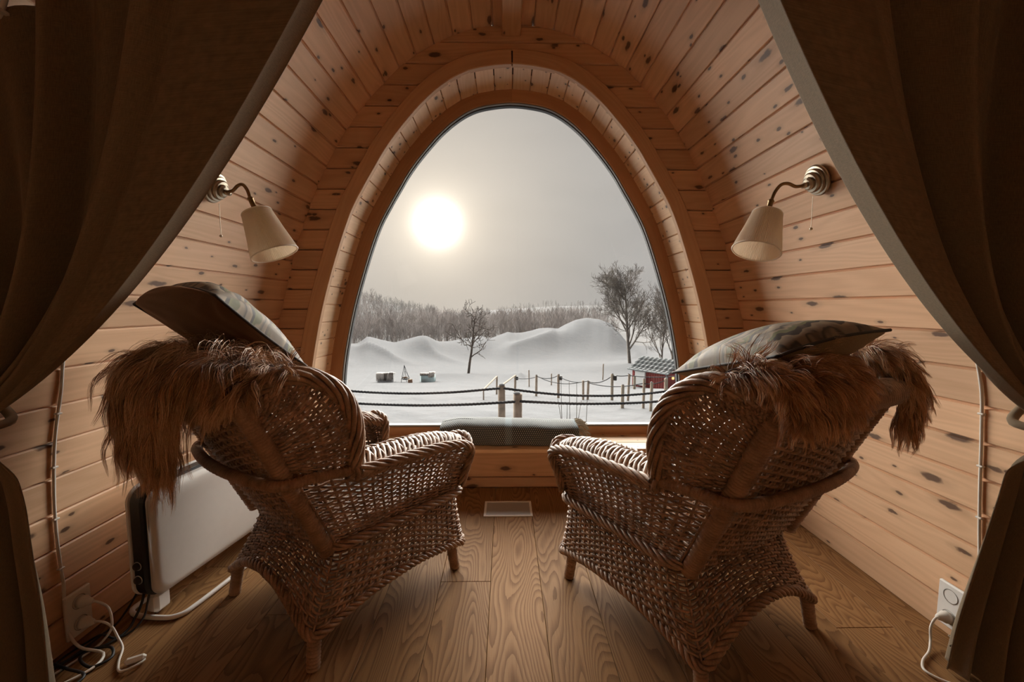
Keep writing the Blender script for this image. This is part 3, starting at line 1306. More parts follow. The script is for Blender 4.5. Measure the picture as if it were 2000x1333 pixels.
def animal_print(name):
    m, t, b = new_mat(name)
    tc = t.n('ShaderNodeTexCoord')
    p = tc.outputs['UV']
    w = t.noise(t.vmath('MULTIPLY', p, (3.0, 3.0, 1)), 1.6, 2, .5)
    pw = t.vmath('ADD', t.vmath('MULTIPLY', p, (1.0, 4.6, 1)), t.vmath('MULTIPLY', _vec(t, w), (1.0, 1.6, 0)))
    sp = t.n('ShaderNodeSeparateXYZ')
    t.l(pw, sp.inputs[0])
    s = t.math('FRACT', sp.outputs[1])
    n3 = t.noise(t.vmath('MULTIPLY', p, (9, 2.5, 1)), 1.0, 1)
    c = t.ramp(s, [(0.0, (.185, .135, .092)), (.20, (.28, .215, .14)), (.24, (.025, .014, .009)), (.44, (.025, .014, .009)), (.48, (.12, .112, .036)), (.64, (.09, .086, .028)), (.68, (.22, .16, .10)), (.86, (.03, .018, .01)), (.95, (.185, .135, .092))], 'EASE')
    t.l(t.mix(t.mapr(n3, .55, .7), c, (.13, .09, .055, 1)), b.inputs['Base Color'])
    b.inputs['Roughness'].default_value = .7
    f = t.noise(tc.outputs['Object'], 400, 2)
    bump(t, b, f, .2, .001)
    return m


M['cush_back'] = fabric_back('brown_velvet', (.105, .048, .024))
M['cush_back2'] = fabric_back('olive_fabric', (.19, .14, .07))
M['cush_print'] = animal_print('striped_print')
M['piping'] = plain('dark_piping', (.02, .012, .009), .7)


def cushion(name, A, B, Cc, Dd, thick, label, back, seed, zb=1.0, bow=0.0):
    """square cushion with corners A,B,C,D; front side along +(B-A)x(D-A) flipped to face away from the room back"""
    A, B, Cc, Dd = [np.array(q, float) for q in (A, B, Cc, Dd)]
    cen = (A + B + Cc + Dd) / 4
    n = 41
    g = np.linspace(-1, 1, n)
    U, V = np.meshgrid(g, g, indexing='ij')
    # sides pulled in between the corners
    pin = .055
    Uu = U * (1 - pin * (1 - V ** 2) * np.abs(U) ** 2)
    Vv = V * (1 - pin * (1 - U ** 2) * np.abs(V) ** 2)
    a, b = (Uu + 1) / 2, (Vv + 1) / 2
    P = (A * ((1 - a) * (1 - b))[..., None] + B * (a * (1 - b))[..., None] + Cc * (a * b)[..., None] + Dd * ((1 - a) * b)[..., None])
    P[..., 2] += bow * (1 - U ** 2) * (1 - V) / 2
    nrm = np.cross(B - A, Dd - A)
    nrm /= np.linalg.norm(nrm)
    if nrm[2] < 0:
        nrm = -nrm
    T = thick * ((1 - U ** 2) ** .5) * ((1 - V ** 2) ** .5)
    r = np.random.default_rng(seed)
    wr = np.zeros_like(U)
    for k in range(5):
        for sx, sy in ((-1, -1), (1, -1), (1, 1), (-1, 1)):
            dx, dy = U - sx, V - sy
            rad = np.hypot(dx, dy)
            th = np.arctan2(dy, dx)
            wr += .0016 * np.sin(th * (7 + k * 3) + r.uniform(0, 6)) * np.exp(-(rad / .9) ** 2) * (rad ** .5)
    e = empty(name, tuple(cen))
    tag(e, label, 'cushion', 'cushions on the armchairs')
    ia = np.arange(n - 1)[:, None] * n
    ja = np.arange(n - 1)[None, :]
    F = np.stack([ia + ja, ia + n + ja, ia + n + ja + 1, ia + ja + 1], -1).reshape(-1, 4)
    uv = np.stack([(U + 1) / 2, (V + 1) / 2], -1).reshape(-1, 2)
    msk = (1 - U ** 2) * (1 - V ** 2)
    bd = -nrm * np.array([1.2, 1.2, zb])
    bd /= np.linalg.norm(bd)
    top = P + nrm * (T + wr * 1.5 * np.clip(msk * 5, 0, 1))[..., None] - cen
    bot = P + bd * (T * 1.1 + wr * 2.5 * np.clip(msk * 5, 0, 1))[..., None] - cen
    fa = obj('front_cover', mesh_np('front_cover', top.reshape(-1, 3), F, uvs=uv), M['cush_print'], e)
    fb = obj('back_cover', mesh_np('back_cover', bot.reshape(-1, 3), F[:, ::-1].copy(), uvs=uv), back, e)
    edge = np.vstack([P[0, :], P[1:, -1], P[-1, :-1][::-1], P[:-1, 0][::-1]]) - cen
    v, f = tube_np(edge, .0045, 6)
    obj('piping', mesh_np('piping', v, f), M['piping'], e)
    return e


cushion('cushion', (-1.18, 1.305, 1.105), (-.81, 1.125, 1.128), (-.706, 1.395, .900), (-1.08, 1.575, .875), .095,
        'brown velvet cushion with patterned front on the left armchair', M['cush_back'], 2, -.35, .04)
cushion('cushion', (.986, 1.10, 1.036), (.587, .945, .985), (.51, 1.36, .880), (.905, 1.51, .935), .075,
        'animal striped green and brown cushion on the right armchair', M['cush_back2'], 4, 1.0, .012)


# ================================================================== CURTAINS
def curtain_mat(name, col):
    m, t, b = new_mat(name)
    tc = t.n('ShaderNodeTexCoord')
    p = tc.outputs['UV']
    w1 = t.noise(t.vmath('MULTIPLY', p, (900, 60, 1)), 1.0, 2)
    w2 = t.noise(t.vmath('MULTIPLY', p, (60, 900, 1)), 1.0, 2)
    f = t.math('MULTIPLY', t.math('ADD', w1, w2), .5)
    t.l(t.mix(t.mapr(f, .35, .65), (*[c * .75 for c in col], 1), (*[c * 1.2 for c in col], 1)), b.inputs['Base Color'])
    b.inputs['Roughness'].default_value = .9
    b.inputs['Sheen Weight'].default_value = .12
    b.inputs['Sheen Roughness'].default_value = .5
    b.inputs['Sheen Tint'].default_value = (.9, .75, .55, 1)
    bump(t, b, f, .15, .001)
    return m


M['curtain'] = curtain_mat('taupe_curtain', (.215, .158, .10))


def smooth01(x):
    x = np.clip(x, 0, 1)
    return x * x * (3 - 2 * x)


def curtain(side, label, inner, lower, seed, y0=1.0, curl=.05):
    """side -1/1; inner: bezier control for the leading edge; lower: leading edge below the tie"""
    nu, nv = 140, 90
    u = np.linspace(0, 1, nu)[:, None]
    v = np.linspace(0, 1, nv)[None, :]
    # top along the arched rail: u=0 low on the wall, u=1 near the apex
    zr = np.linspace(1.05, 2.54, nu)
    top = np.stack([barrel_x(zr) - .03, zr], -1)
    top[:, 0] = np.where(zr > 2.4, np.minimum(top[:, 0], .62 - (zr - 2.4) * 3.2), top[:, 0])
    (P0, Cc, P2) = inner
    top = top + (np.array(P0) - top[-1]) * (np.linspace(0, 1, nu)[:, None] ** 6)
    tie0 = np.array([1.375, .86])
    tie = tie0 + (np.array(P2) - tie0) * np.linspace(0, 1, nu)[:, None]
    # control: outer threads straight down the wall, inner ones swagged
    c_out = np.array([1.37, 1.0])
    ctl = c_out + (np.array(Cc) - c_out) * (np.linspace(0, 1, nu)[:, None] ** .8)
    b0, b1, b2 = (1 - v) ** 2, 2 * v * (1 - v), v ** 2
    X = top[:, :1] * b0 + ctl[:, :1] * b1 + tie[:, :1] * b2
    Z = top[:, 1:] * b0 + ctl[:, 1:] * b1 + tie[:, 1:] * b2
    # the returned leading edge keeps the line of the fold beside it
    kf = int(nu * .9)
    X[kf:] = X[-1:] + (X[kf:kf + 1] - X[-1:]) * .12
    Z[kf:] = Z[-1:] + (Z[kf:kf + 1] - Z[-1:]) * .12
    r = np.random.default_rng(seed)
    ph = r.uniform(0, 6.28, 4)
    amp = .052 * (1 - .5 * v)
    fold = np.sin(u * 2 * math.pi * 4.2 + ph[0] + v * 1.2) + .5 * np.sin(u * 2 * math.pi * 7.3 + ph[1] - v * 2) + .25 * np.sin(u * 2 * math.pi * 13 + ph[2] + v)
    Y = y0 - .03 + amp * fold + .05 * v * (u - .5)
    # leading edge curls towards the window a little
    Y = np.where(u > .9, Y[int(nu * .9):int(nu * .9) + 1], Y)
    Y = Y + curl * smooth01((u - .9) / .1) * (1 - v ** 3)
    X = X + .012 * np.cos(u * 2 * math.pi * 4.2 + ph[0]) * (1 - v)
    # below the tie
    nl = 60
    w = np.linspace(0, 1, nl)[None, :]
    lead = smoothpath([(x, y, z) for x, y, z in lower], nl)
    xo = lerp(1.375, 1.425, w)
    Xl = lerp(xo, lead[:, 0][None, :], u)
    Zl = lerp(.86, .012, w) + 0 * u
    Zl = lerp(Zl, lead[:, 2][None, :], u)
    fl_ = np.sin(u * 2 * math.pi * 3.1 + ph[3]) + .4 * np.sin(u * 2 * math.pi * 6.1 + ph[1])
    Yl = lead[:, 1][None, :] + (.02 + .05 * w) * fl_ * (1 - u ** 3)
    # blend start of the lower part to the tie
    bl = smooth01(w / .18)
    Xl = lerp(X[:, -1:], Xl, bl)
    Yl = lerp(Y[:, -1:], Yl, bl)
    Zl = lerp(Z[:, -1:], Zl, smooth01(w / .10))
    GX = np.concatenate([X, Xl[:, 1:]], 1) * side
    GY = np.concatenate([Y, Yl[:, 1:]], 1)
    GZ = np.concatenate([Z, Zl[:, 1:]], 1)
    n2 = GX.shape[1]
    V_ = np.stack([GX, GY, GZ], -1).reshape(-1, 3)
    UV = np.stack(np.broadcast_arrays(u * 1.3, np.linspace(0, 2.4, n2)[None, :]), -1).reshape(-1, 2)
    i = np.arange(nu - 1)[:, None] * n2
    j = np.arange(n2 - 1)[None, :]
    F = np.stack([i + j, i + j + 1, i + n2 + j + 1, i + n2 + j], -1).reshape(-1, 4)
    e = empty('curtain', (side * 1.3, 1.05, 0))
    tag(e, label, 'curtain', 'curtains drawn back to either side')
    V_ = V_ - np.array([side * 1.3, 1.05, 0])
    c = obj('fabric', mesh_np('fabric', V_, F, uvs=UV), M['curtain'], e)
    md = c.modifiers.new('thick', 'SOLIDIFY')
    md.thickness = .004
    md.offset = 0
    # tie-back band to the wall
    p = smoothpath([(side * (P2[0] - 1.3 + .06), -.11, P2[1] + .01), (side * (P2[0] - 1.3 + .02), -.05, P2[1] - .01), (side * (P2[0] - 1.3 + .02), .03, P2[1] - .01), (side * .07, .05, P2[1] + .03)], 20)
    vv, ff = tube_np(p, .011, 8)
    obj('tie_band', mesh_np('tie_band', vv, ff), M['curtain'], e)
    # hem along the bottom
    hp = np.stack([GX[:, -3], GY[:, -3], GZ[:, -3] + .05], -1) - np.array([side * 1.3, 1.05, 0])
    vv, ff = tube_np(hp, .0022, 5)
    obj('hem_seam', mesh_np('hem_seam', vv, ff), M['curtain'], e)
    return e


curtain(-1, 'taupe curtain swept back on the side with the heater', ((.12, 2.33), (.775, 1.14), (1.30, .815)),
        [(1.29, 1.0, .80), (1.252, 1.01, .72), (1.25, 1.03, .61), (1.266, 1.05, .464), (1.291, 1.08, .273), (1.315, 1.1, .012)], 11)
curtain(1, 'taupe curtain swept back on the side without the heater', ((.24, 2.42), (.785, 1.09), (1.30, .80)),
        [(1.29, 1.0, .80), (1.252, 1.02, .71), (1.262, 1.05, .584), (1.272, 1.09, .387), (1.28, 1.13, .172), (1.284, 1.15, .012)], 21, 1.0, .075)

# curtain rail bent round the vault, with gliders
zr = np.linspace(.95, 2.50, 80)
arc = np.stack([barrel_x(zr) - .022, 0 * zr + .955, zr], -1)
arc2 = arc[::-1].copy()
arc2[:, 0] *= -1
apex = np.array([[.25, .955, 2.585], [0, .955, 2.56], [-.25, .955, 2.585]])
rail = np.vstack([arc, apex, arc2])
re = empty('curtain_rail', (0, .955, 2.5))
tag(re, 'thin white metal curtain rail bent round the vault above curtains', 'curtain rail')
ro = np.array([0, .955, 2.5])
v, f = tube_np(rail - ro, .006, 8)
obj('track', mesh_np('track', v, f), M['white_plastic'], re)
gm = MB().box((0, 0, 0), (.016, .026, .012), .003).mesh('glider')
pr, _ = resample(rail, 70)
for q in pr[2:-2]:
    obj('glider', gm, M['white_plastic'], re, loc=tuple(q - ro))

# ================================================================== WALL LAMPS
def shade_mat():
    m, t, b = new_mat('pleated_shade')
    tc = t.n('ShaderNodeTexCoord')
    n = t.noise(tc.outputs['Object'], 60, 2)
    t.l(t.mix(n, (.88, .82, .75, 1), (.94, .89, .83, 1)), b.inputs['Base Color'])
    b.inputs['Roughness'].default_value = .8
    tl = t.n('ShaderNodeBsdfTranslucent')
    tl.inputs['Color'].default_value = (.9, .82, .72, 1)
    mx = t.n('ShaderNodeMixShader')
    mx.inputs[0].default_value = .42
    o = t.t.nodes['Material Output']
    t.l(b.outputs[0], mx.inputs[1])
    t.l(tl.outputs[0], mx.inputs[2])
    t.l(mx.outputs[0], o.inputs['Surface'])
    return m


M['shade'] = shade_mat()
M['bulb'] = plain('frosted_bulb', (.8, .78, .74), .3, var=.02)


def wall_lamp(side, base, top, bottom, label):
    """base on wall; top/bottom = centres of shade rims"""
    base, top, bottom = Vector(base), Vector(top), Vector(bottom)
    e = empty('wall_lamp', tuple(base))
    tag(e, label, 'wall lamp', 'pleated wall lamps')
    z = base.z
    dz = .02
    sl = (barrel_x(z + dz) - barrel_x(z - dz)) / (2 * dz)
    nrm = Vector((-side, 0, sl)).normalized()
    # wooden block then stepped metal rose
    prof = [(.0, -.004), (.046, -.004), (.048, .004), (.046, .012), (.0, .012)]
    m0 = MB().lathe(prof, (0, 0, 0), nrm, 36).mesh('backplate', True)
    obj('backplate', m0, M['brass'], e)
    prof = [(.0, .010), (.056, .010), (.060, .014), (.060, .019), (.056, .023), (.049, .024), (.049, .030), (.046, .034), (.039, .035), (.039, .042), (.034, .047), (.025, .048), (.025, .056), (.018, .061), (.0, .063)]
    obj('rose', MB().lathe(prof, (0, 0, 0), nrm, 40).mesh('rose', False), M['nickel'], e)
    up = (top - bottom).normalized()
    tip = top + up * .055 - base
    st = nrm * .055
    dv_ = tip - st
    zz_ = Vector((0, 0, 1))
    q0 = [st, st + dv_ * .14 + zz_ * .003, st + dv_ * .34 + zz_ * .012, st + dv_ * .55 + zz_ * .036, st + dv_ * .74 + zz_ * .044, st + dv_ * .90 + zz_ * .028, tip]
    p = smoothpath([tuple(q) for q in q0], 44)
    v, f = tube_np(p, .0062, 10)
    obj('arm', mesh_np('arm', v, f), M['brass'], e)
    obj('knuckle', MB().lathe([(0, -.012), (.008, -.012), (.011, 0), (.008, .014), (0, .014)], tuple(nrm * .066), nrm, 16).mesh('knuckle', True), M['nickel'], e)
    obj('socket', MB().lathe([(0, .0), (.017, .0), (.019, .006), (.012, .012), (.0095, .016), (.0095, .05), (.012, .052), (.008, .06), (0, .06)], tuple(top - base), up, 20).mesh('socket', True), M['brass'], e)
    # pleated shade
    h = (top - bottom).length
    n = 168
    prof = []
    q = up.to_track_quat('Z', 'Y').to_matrix()
    vs, fs = [], []
    lev = [(0, .082), (.006, .083), (.03, .0785), (h * .5, .067), (h - .012, .0535), (h - .004, .0525), (h, .050)]
    for zz, r in lev:
        for k in range(n):
            t = 2 * math.pi * k / n
            rr = r + (.0013 if k % 2 else -.0013) * (1 if .004 < zz < h - .003 else 0)
            vs.append(q @ Vector((rr * math.cos(t), rr * math.sin(t), zz)) + (bottom - base))
    for i in range(len(lev) - 1):
        for k in range(n):
            k2 = (k + 1) % n
            fs.append((i * n + k, i * n + k2, i * n + n + k2, i * n + n + k))
    sh = obj('shade', mesh_np('shade', [tuple(v) for v in vs], fs, smooth=False), M['shade'], e)
    md = sh.modifiers.new('thick', 'SOLIDIFY')
    md.thickness = .0015
    for rr, zz in ((.083, .003), (.0515, h - .002)):
        ring = np.array([tuple(q @ Vector((rr * math.cos(t), rr * math.sin(t), zz)) + (bottom - base)) for t in np.linspace(0, 2 * math.pi, 65)])
        v, f = tube_np(ring, .0028, 6)
        obj('shade_trim', mesh_np('shade_trim', v, f), M['shade'], e)
    # top carrier disc and bulb
    obj('carrier', MB().lathe([(0, 0), (.051, 0), (.051, .002), (0, .002)], tuple(top - base - up * .006), up, 24).mesh('carrier', True), M['shade'], e)
    obj('bulb', MB().lathe([(0, -.085), (.012, -.082), (.0215, -.07), (.0225, -.058), (.016, -.035), (.012, -.02), (.012, 0), (0, 0)], tuple(top - base), up, 20).mesh('bulb', True), M['bulb'], e)
    # pull cord
    c0 = nrm * .03 + Vector((0, 0, -.055))
    cord = np.linspace(tuple(c0), tuple(c0 + Vector((0, 0, -.125))), 6)
    v, f = tube_np(cord, .0011, 6)
    pc = obj('pull_cord', mesh_np('pull_cord', v, f), M['nickel'], e)
    obj('pull_ball', MB().lathe([(0, -.006), (.0045, -.0035), (.006, 0), (.0045, .0035), (0, .006)], tuple(cord[-1]), (0, 0, 1), 14).mesh('pull_ball', True), M['nickel'], pc)
    return e


wall_lamp(1, (1.183, 1.651, 1.592), (.960, 1.62, 1.452), (.905, 1.59, 1.304), 'brass wall lamp with pleated cream shade on the right wall')
wall_lamp(-1, (-1.190, 1.694, 1.566), (-.985, 1.635, 1.455), (-.920, 1.632, 1.296), 'brass wall lamp with pleated cream shade on the left wall')


# ================================================================== HEATER
def perforated():
    m, t, b = new_mat('black_grille')
    tc = t.n('ShaderNodeTexCoord')
    vo = t.n('ShaderNodeTexVoronoi')
    vo.inputs['Scale'].default_value = 160
    t.l(tc.outputs['Object'], vo.inputs['Vector'])
    t.l(t.mix(t.mapr(vo.outputs['Distance'], .2, .5), (.004, .004, .004, 1), (.03, .03, .03, 1)), b.inputs['Base Color'])
    b.inputs['Roughness'].default_value = .5
    return m


M['grille'] = perforated()
M['heater_white'] = plain('heater_enamel', (.74, .71, .68), .32, var=.015)
hloc = Vector((-1.322, 1.395, 0))
hdir = math.atan2(-.075, .40)
he = empty('panel_heater', hloc, 0)
he.rotation_euler = (0, 0, math.radians(-9))
tag(he, 'white panel heater with black ends standing along the left wall', 'heater')
HL = .98


def rounded_slab(x0, x1, y0, y1, z0, z1, rad, n=8, bev=.006):
    """slab in yz-plane with rounded corners, thickness along x"""
    pts = []
    for cy, cz, a0 in ((y1 - rad, z0 + rad, -90), (y1 - rad, z1 - rad, 0), (y0 + rad, z1 - rad, 90), (y0 + rad, z0 + rad, 180)):
        for a in np.linspace(a0, a0 + 90, n):
            pts.append((cy + rad * math.cos(math.radians(a)), cz + rad * math.sin(math.radians(a))))
    pts = np.array(pts)
    c = pts.mean(0)
    m_ = len(pts)

    def ins(k):
        return c + (pts - c) * np.array([1 - 2 * k / (y1 - y0), 1 - 2 * k / (z1 - z0)])
    loops = [(x0, ins(bev)), (x0 + bev, pts), (x1 - bev * 1.6, pts), (x1 - bev * .5, ins(bev * .7)), (x1, ins(bev * 2.2))]
    v = [(x, a, b) for x, L in loops for a, b in L]
    f = []
    for i in range(len(loops) - 1):
        for k in range(m_):
            k2 = (k + 1) % m_
            f.append((i * m_ + k, i * m_ + k2, i * m_ + m_ + k2, i * m_ + m_ + k))
    f.append(tuple(range(m_))[::-1])
    f.append(tuple(range((len(loops) - 1) * m_, len(loops) * m_)))
    return v, f


v, f = rounded_slab(-.012, .045, 0.0, HL, .075, .475, .055, bev=.008)
obj('core', mesh_np('core', v, f, smooth=False), M['black_plastic'], he)
v, f = rounded_slab(-.020, -.010, -.004, HL + .004, .072, .480, .058, bev=.003)
obj('back_panel', mesh_np('back_panel', v, f, smooth=False), M['heater_white'], he)
v, f = rounded_slab(.036, .062, .012, HL - .012, .075, .468, .05, bev=.012)
hp_ = obj('front_panel', mesh_np('front_panel', v, f, smooth=True), M['heater_white'], he)
obj('grille', MB().box((.018, HL / 2, .474), (.038, HL - .14, .006), .001).mesh('grille'), M['grille'], he)
for z in (.205, .155):
    kn = obj('knob', MB().lathe([(0, 0), (.0125, 0), (.0135, -.004), (.012, -.012), (.010, -.014), (0, -.014)], (.012, .002, z), (0, 1, 0), 20).mesh('knob', True), M['black_plastic'], he)
    v, f = tube_np(np.array([(.012 + .0145 * math.cos(a), -.003, z + .0145 * math.sin(a)) for a in np.linspace(0, 2 * math.pi, 30)]), .0014, 6)
    obj('dial_ring', mesh_np('dial_ring', v, f), M['steel'], kn)
for y in (.045, HL - .15):
    foot = smoothpath([(-.075, y + .05, .008), (-.075, y - .005, .008), (-.03, y - .03, .009), (.06, y - .03, .009), (.118, y - .012, .009), (.135, y + .06, .009), (.14, y + .42, .008)], 50)
    v, f = tube_np(foot, .0085, 10)
    ft = obj('foot', mesh_np('foot', v, f), M['heater_white'], he)
    arch = smoothpath([(.0, y - .028, .01), (.012, y - .01, .05), (.012, y + .02, .075), (.03, y + .05, .05), (.03, y + .06, .012)], 20)
    obj('foot_bracket', MB().box((.018, y + .01, .045), (.05, .06, .075), .012).mesh('foot_bracket'), M['heater_white'], ft)


# ================================================================== OUTLETS AND CABLES
M['cable_white'] = plain('white_cable', (.72, .68, .62), .5, var=.04)
M['cable_black'] = plain('black_cable', (.013, .012, .012), .55)
M['socket_dark'] = plain('socket_recess', (.30, .28, .25), .5)


def outlet(x, y, z, side, label):
    e = empty('wall_outlet', (x, y, z))
    e.rotation_euler = (0, 0, math.pi / 2 if side > 0 else -math.pi / 2)
    # local: -Y towards the room, X along wall
    e.rotation_euler = (0, 0, math.radians(90) * (-1 if side > 0 else 1))
    tag(e, label, 'outlet', 'double wall outlets')
    obj('plate', MB().box((0, -.006, 0), (.082, .012, .148), .004).mesh('plate'), M['white_plastic'], e)
    for dz in (.036, -.036):
        s = obj('socket', MB().lathe([(.0, .0), (.019, .0), (.0205, .0115), (.0225, .013), (.0225, .0125)], (0, -.0005, dz), (0, -1, 0), 28).mesh('socket', True), M['socket_dark'], e)
        for dx in (-.0095, .0095):
            obj('pin_hole', MB().lathe([(0, .0005), (.0026, .0005), (.0026, .001)], (dx, -.001, dz), (0, -1, 0), 10).mesh('pin_hole', True), M['black_plastic'], s)
    return e


outlet(-1.432, 1.297, .112, -1, 'cream double wall outlet with two plugs beside the heater')
outlet(1.432, 1.278, .112, 1, 'cream double wall outlet half hidden by the right curtain')


def cable(name, pts, r, mat, label, cat, n=80, group=None, k=7, root=None):
    p = smoothpath(pts, n)
    o = np.array(pts[0])
    v, f = tube_np(p - o, r, k)
    c = obj(name, mesh_np(name, v, f), M[mat], loc=tuple(o))
    tag(c, label, cat, group)
    return c


def plug(parent, loc, d):
    obj('plug', MB().lathe([(0, 0), (.0185, 0), (.0185, .012), (.014, .020), (.010, .032), (.005, .040), (0, .040)], loc, d, 20).mesh('plug', True), M['cable_white'], parent)


def wall_cable(side, y, zs, wob, tail, label):
    pts = []
    for z, w in zip(zs, wob):
        pts.append((side * (barrel_x(z) - .006), y + w, z))
    pts += tail
    c = cable('power_cable', pts, .0042, 'cable_white', label, 'cable', 120, 'white lamp cables clipped to the walls')
    o = Vector(pts[0])
    for z in np.arange(.28, 1.0, .165):
        w = np.interp(z, zs[::-1], wob[::-1])
        obj('cable_clip', MB().box((side * (barrel_x(z) - .006) - o.x, y + w - o.y, z - o.z), (.012, .018, .006), .002).mesh('cable_clip'), M['cable_white'], c)
    return c


zz = [1.56, 1.3, 1.12, .95, .84, .70, .55, .42, .30, .22]
c1 = wall_cable(-1, 1.262, zz, [.03, 0.012, .008, .004, .006, -.004, -.006, -.003, .004, .010],
                [(-1.43, 1.262, .15), (-1.424, 1.262, .07), (-1.38, 1.25, .03), (-1.31, 1.25, .01), (-1.29, 1.20, .008), (-1.33, 1.14, .007), (-1.40, 1.08, .007)], 'white cable clipped to the wall left of the heater')
c2 = wall_cable(1, 1.222, zz, [.03, .01, .004, 0, -.006, 0, .004, .003, -.002, -.002],
                [(1.432, 1.21, .15), (1.425, 1.19, .06), (1.39, 1.15, .01), (1.36, 1.08, .007)], 'white cable clipped to the right wall beside the curtain')
# cord from the right outlet, looping to the floor
cr_ = cable('mains_lead', [(1.40, 1.278, .076), (1.37, 1.272, .078), (1.345, 1.262, .055), (1.335, 1.25, .02), (1.30, 1.22, .007), (1.245, 1.185, .006), (1.22, 1.15, .006), (1.25, 1.11, .006), (1.31, 1.09, .006)], .0038, 'cable_white', 'white cord dropping from the right outlet behind the curtain hem', 'cord', 70)
plug(cr_, (.018, 0, 0), (-1, 0, .05))
# plugs and cords from the left outlet
cl1 = cable('mains_lead', [(-1.395, 1.297, .148), (-1.36, 1.297, .146), (-1.33, 1.30, .12), (-1.325, 1.30, .06), (-1.345, 1.29, .02), (-1.36, 1.26, .007), (-1.38, 1.20, .006), (-1.40, 1.13, .006)], .0036, 'cable_white', 'white cord from the upper socket beside the heater', 'cord', 70)
plug(cl1, (-.020, 0, 0), (1, 0, 0))
cl2 = cable('mains_lead', [(-1.395, 1.297, .076), (-1.355, 1.297, .078), (-1.325, 1.298, .06), (-1.30, 1.29, .03), (-1.268, 1.27, .008), (-1.235, 1.22, .006), (-1.20, 1.185, .007), (-1.168, 1.195, .012), (-1.16, 1.225, .008), (-1.19, 1.235, .008)], .0036, 'cable_white', 'white cord ending in a loose switch on the floor beside the heater', 'cord', 80)
plug(cl2, (-.020, 0, 0), (1, 0, 0))
obj('inline_switch', MB().box((-1.185 + 1.395, 1.222 - 1.297, .012 - .076), (.052, .022, .018), .007, Matrix.Rotation(.5, 4, 'Z')).mesh('inline_switch'), M['cable_white'], cl2)
cable('heater_cord', [(-1.318, 1.42, .10), (-1.316, 1.40, .06), (-1.318, 1.375, .03), (-1.315, 1.34, .012), (-1.33, 1.29, .008), (-1.37, 1.24, .008), (-1.30, 1.20, .008), (-1.27, 1.235, .009), (-1.31, 1.27, .014), (-1.38, 1.25, .009), (-1.41, 1.17, .008), (-1.38, 1.09, .008), (-1.30, 1.12, .008), (-1.29, 1.17, .009), (-1.36, 1.19, .012), (-1.42, 1.21, .009)],
      .0042, 'cable_black', 'thicker black heater cord coiled on the floor by the outlet', 'cord', 160)
cable('heater_cord', [(-1.300, 1.42, .10), (-1.296, 1.40, .06), (-1.292, 1.38, .03), (-1.30, 1.345, .009), (-1.325, 1.31, .009), (-1.36, 1.30, .03), (-1.40, 1.29, .012), (-1.42, 1.23, .008), (-1.41, 1.13, .008)],
      .0034, 'cable_black', 'thinner black heater cord running to the corner', 'cord', 100)
cable('heater_cord', [(-1.345, 1.42, .09), (-1.36, 1.40, .05), (-1.375, 1.37, .015), (-1.385, 1.33, .009), (-1.39, 1.27, .008), (-1.40, 1.2, .008)],
      .0034, 'cable_black', 'black cord dropping behind the heater end', 'cord', 60)

# ================================================================== FLOOR VENT
def vent_mesh_mat():
    m, t, b = new_mat('vent_mesh')
    tc = t.n('ShaderNodeTexCoord')
    wv = t.n('ShaderNodeTexChecker')
    wv.inputs['Scale'].default_value = 700
    t.l(tc.outputs['Object'], wv.inputs['Vector'])
    t.l(t.mix(wv.outputs['Fac'], (.28, .275, .265, 1), (.55, .54, .52, 1)), b.inputs['Base Color'])
    b.inputs['Roughness'].default_value = .5
    b.inputs['Metallic'].default_value = .3
    return m


ve = empty('floor_vent', (-.029, 2.188, 0))
tag(ve, 'small grey metal floor vent in front of the window wall', 'vent')
mb = MB()
for c, s in (((0, -.078, .002), (.258, .012, .005)), ((0, .078, .002), (.258, .012, .005)), ((-.123, 0, .002), (.012, .144, .005)), ((.123, 0, .002), (.012, .144, .005))):
    mb.box(c, s, .001)
obj('frame', mb.mesh('frame'), M['white_plastic'], ve)
obj('mesh_grille', MB().box((0, 0, .001), (.236, .146, .002)).mesh('mesh_grille'), vent_mesh_mat(), ve)


# ================================================================== FOLDED THROW
def throw_mat():
    m, t, b = new_mat('woven_throw')
    tc = t.n('ShaderNodeTexCoord')
    uv = tc.outputs['UV']
    sp = t.n('ShaderNodeSeparateXYZ')
    t.l(uv, sp.inputs[0])
    u, v = sp.outputs[0], sp.outputs[1]
    # staggered little bars (huck weave): u along the width in metres, v along the cloth
    row = t.math('FLOOR', t.math('MULTIPLY', v, 92))
    odd = t.math('MODULO', row, 2.0)
    fu = t.math('FRACT', t.math('ADD', t.math('MULTIPLY', u, 82), t.math('MULTIPLY', odd, .5)))
    fv = t.math('FRACT', t.math('MULTIPLY', v, 92))
    spot = t.math('MULTIPLY', t.math('LESS_THAN', t.math('ABSOLUTE', t.math('SUBTRACT', fu, .5)), .25), t.math('LESS_THAN', t.math('ABSOLUTE', t.math('SUBTRACT', fv, .5)), .36))
    n = t.noise(t.vmath('MULTIPLY', uv, (3, 3, 1)), 1.0, 2)
    dark = t.mix(n, (.012, .017, .022, 1), (.024, .036, .042, 1))
    light = t.mix(n, (.32, .37, .38, 1), (.44, .46, .45, 1))
    band = t.mapr(t.math('ABSOLUTE', t.math('SUBTRACT', u, .415)), .012, .03, 1.0, 0.0, True)
    dark = t.mix(t.math('MULTIPLY', band, .75), dark, (.12, .20, .26, 1))
    endb = t.mapr(u, .80, .83, 0.0, 1.0, True)
    dark = t.mix(t.math('MULTIPLY', endb, .8), dark, (.05, .11, .15, 1))
    t.l(t.mix(spot, dark, light), b.inputs['Base Color'])
    b.inputs['Roughness'].default_value = .9
    b.inputs['Sheen Weight'].default_value = .2
    bump(t, b, spot, .6, .002)
    return m


M['throw'] = throw_mat()
M['fringe'] = plain('cream_fringe', (.42, .38, .31), .9)
te = empty('folded_throw', (0, 2.58, .252))
tag(te, 'folded dark teal woven throw with fringe lying on the window sill', 'blanket')
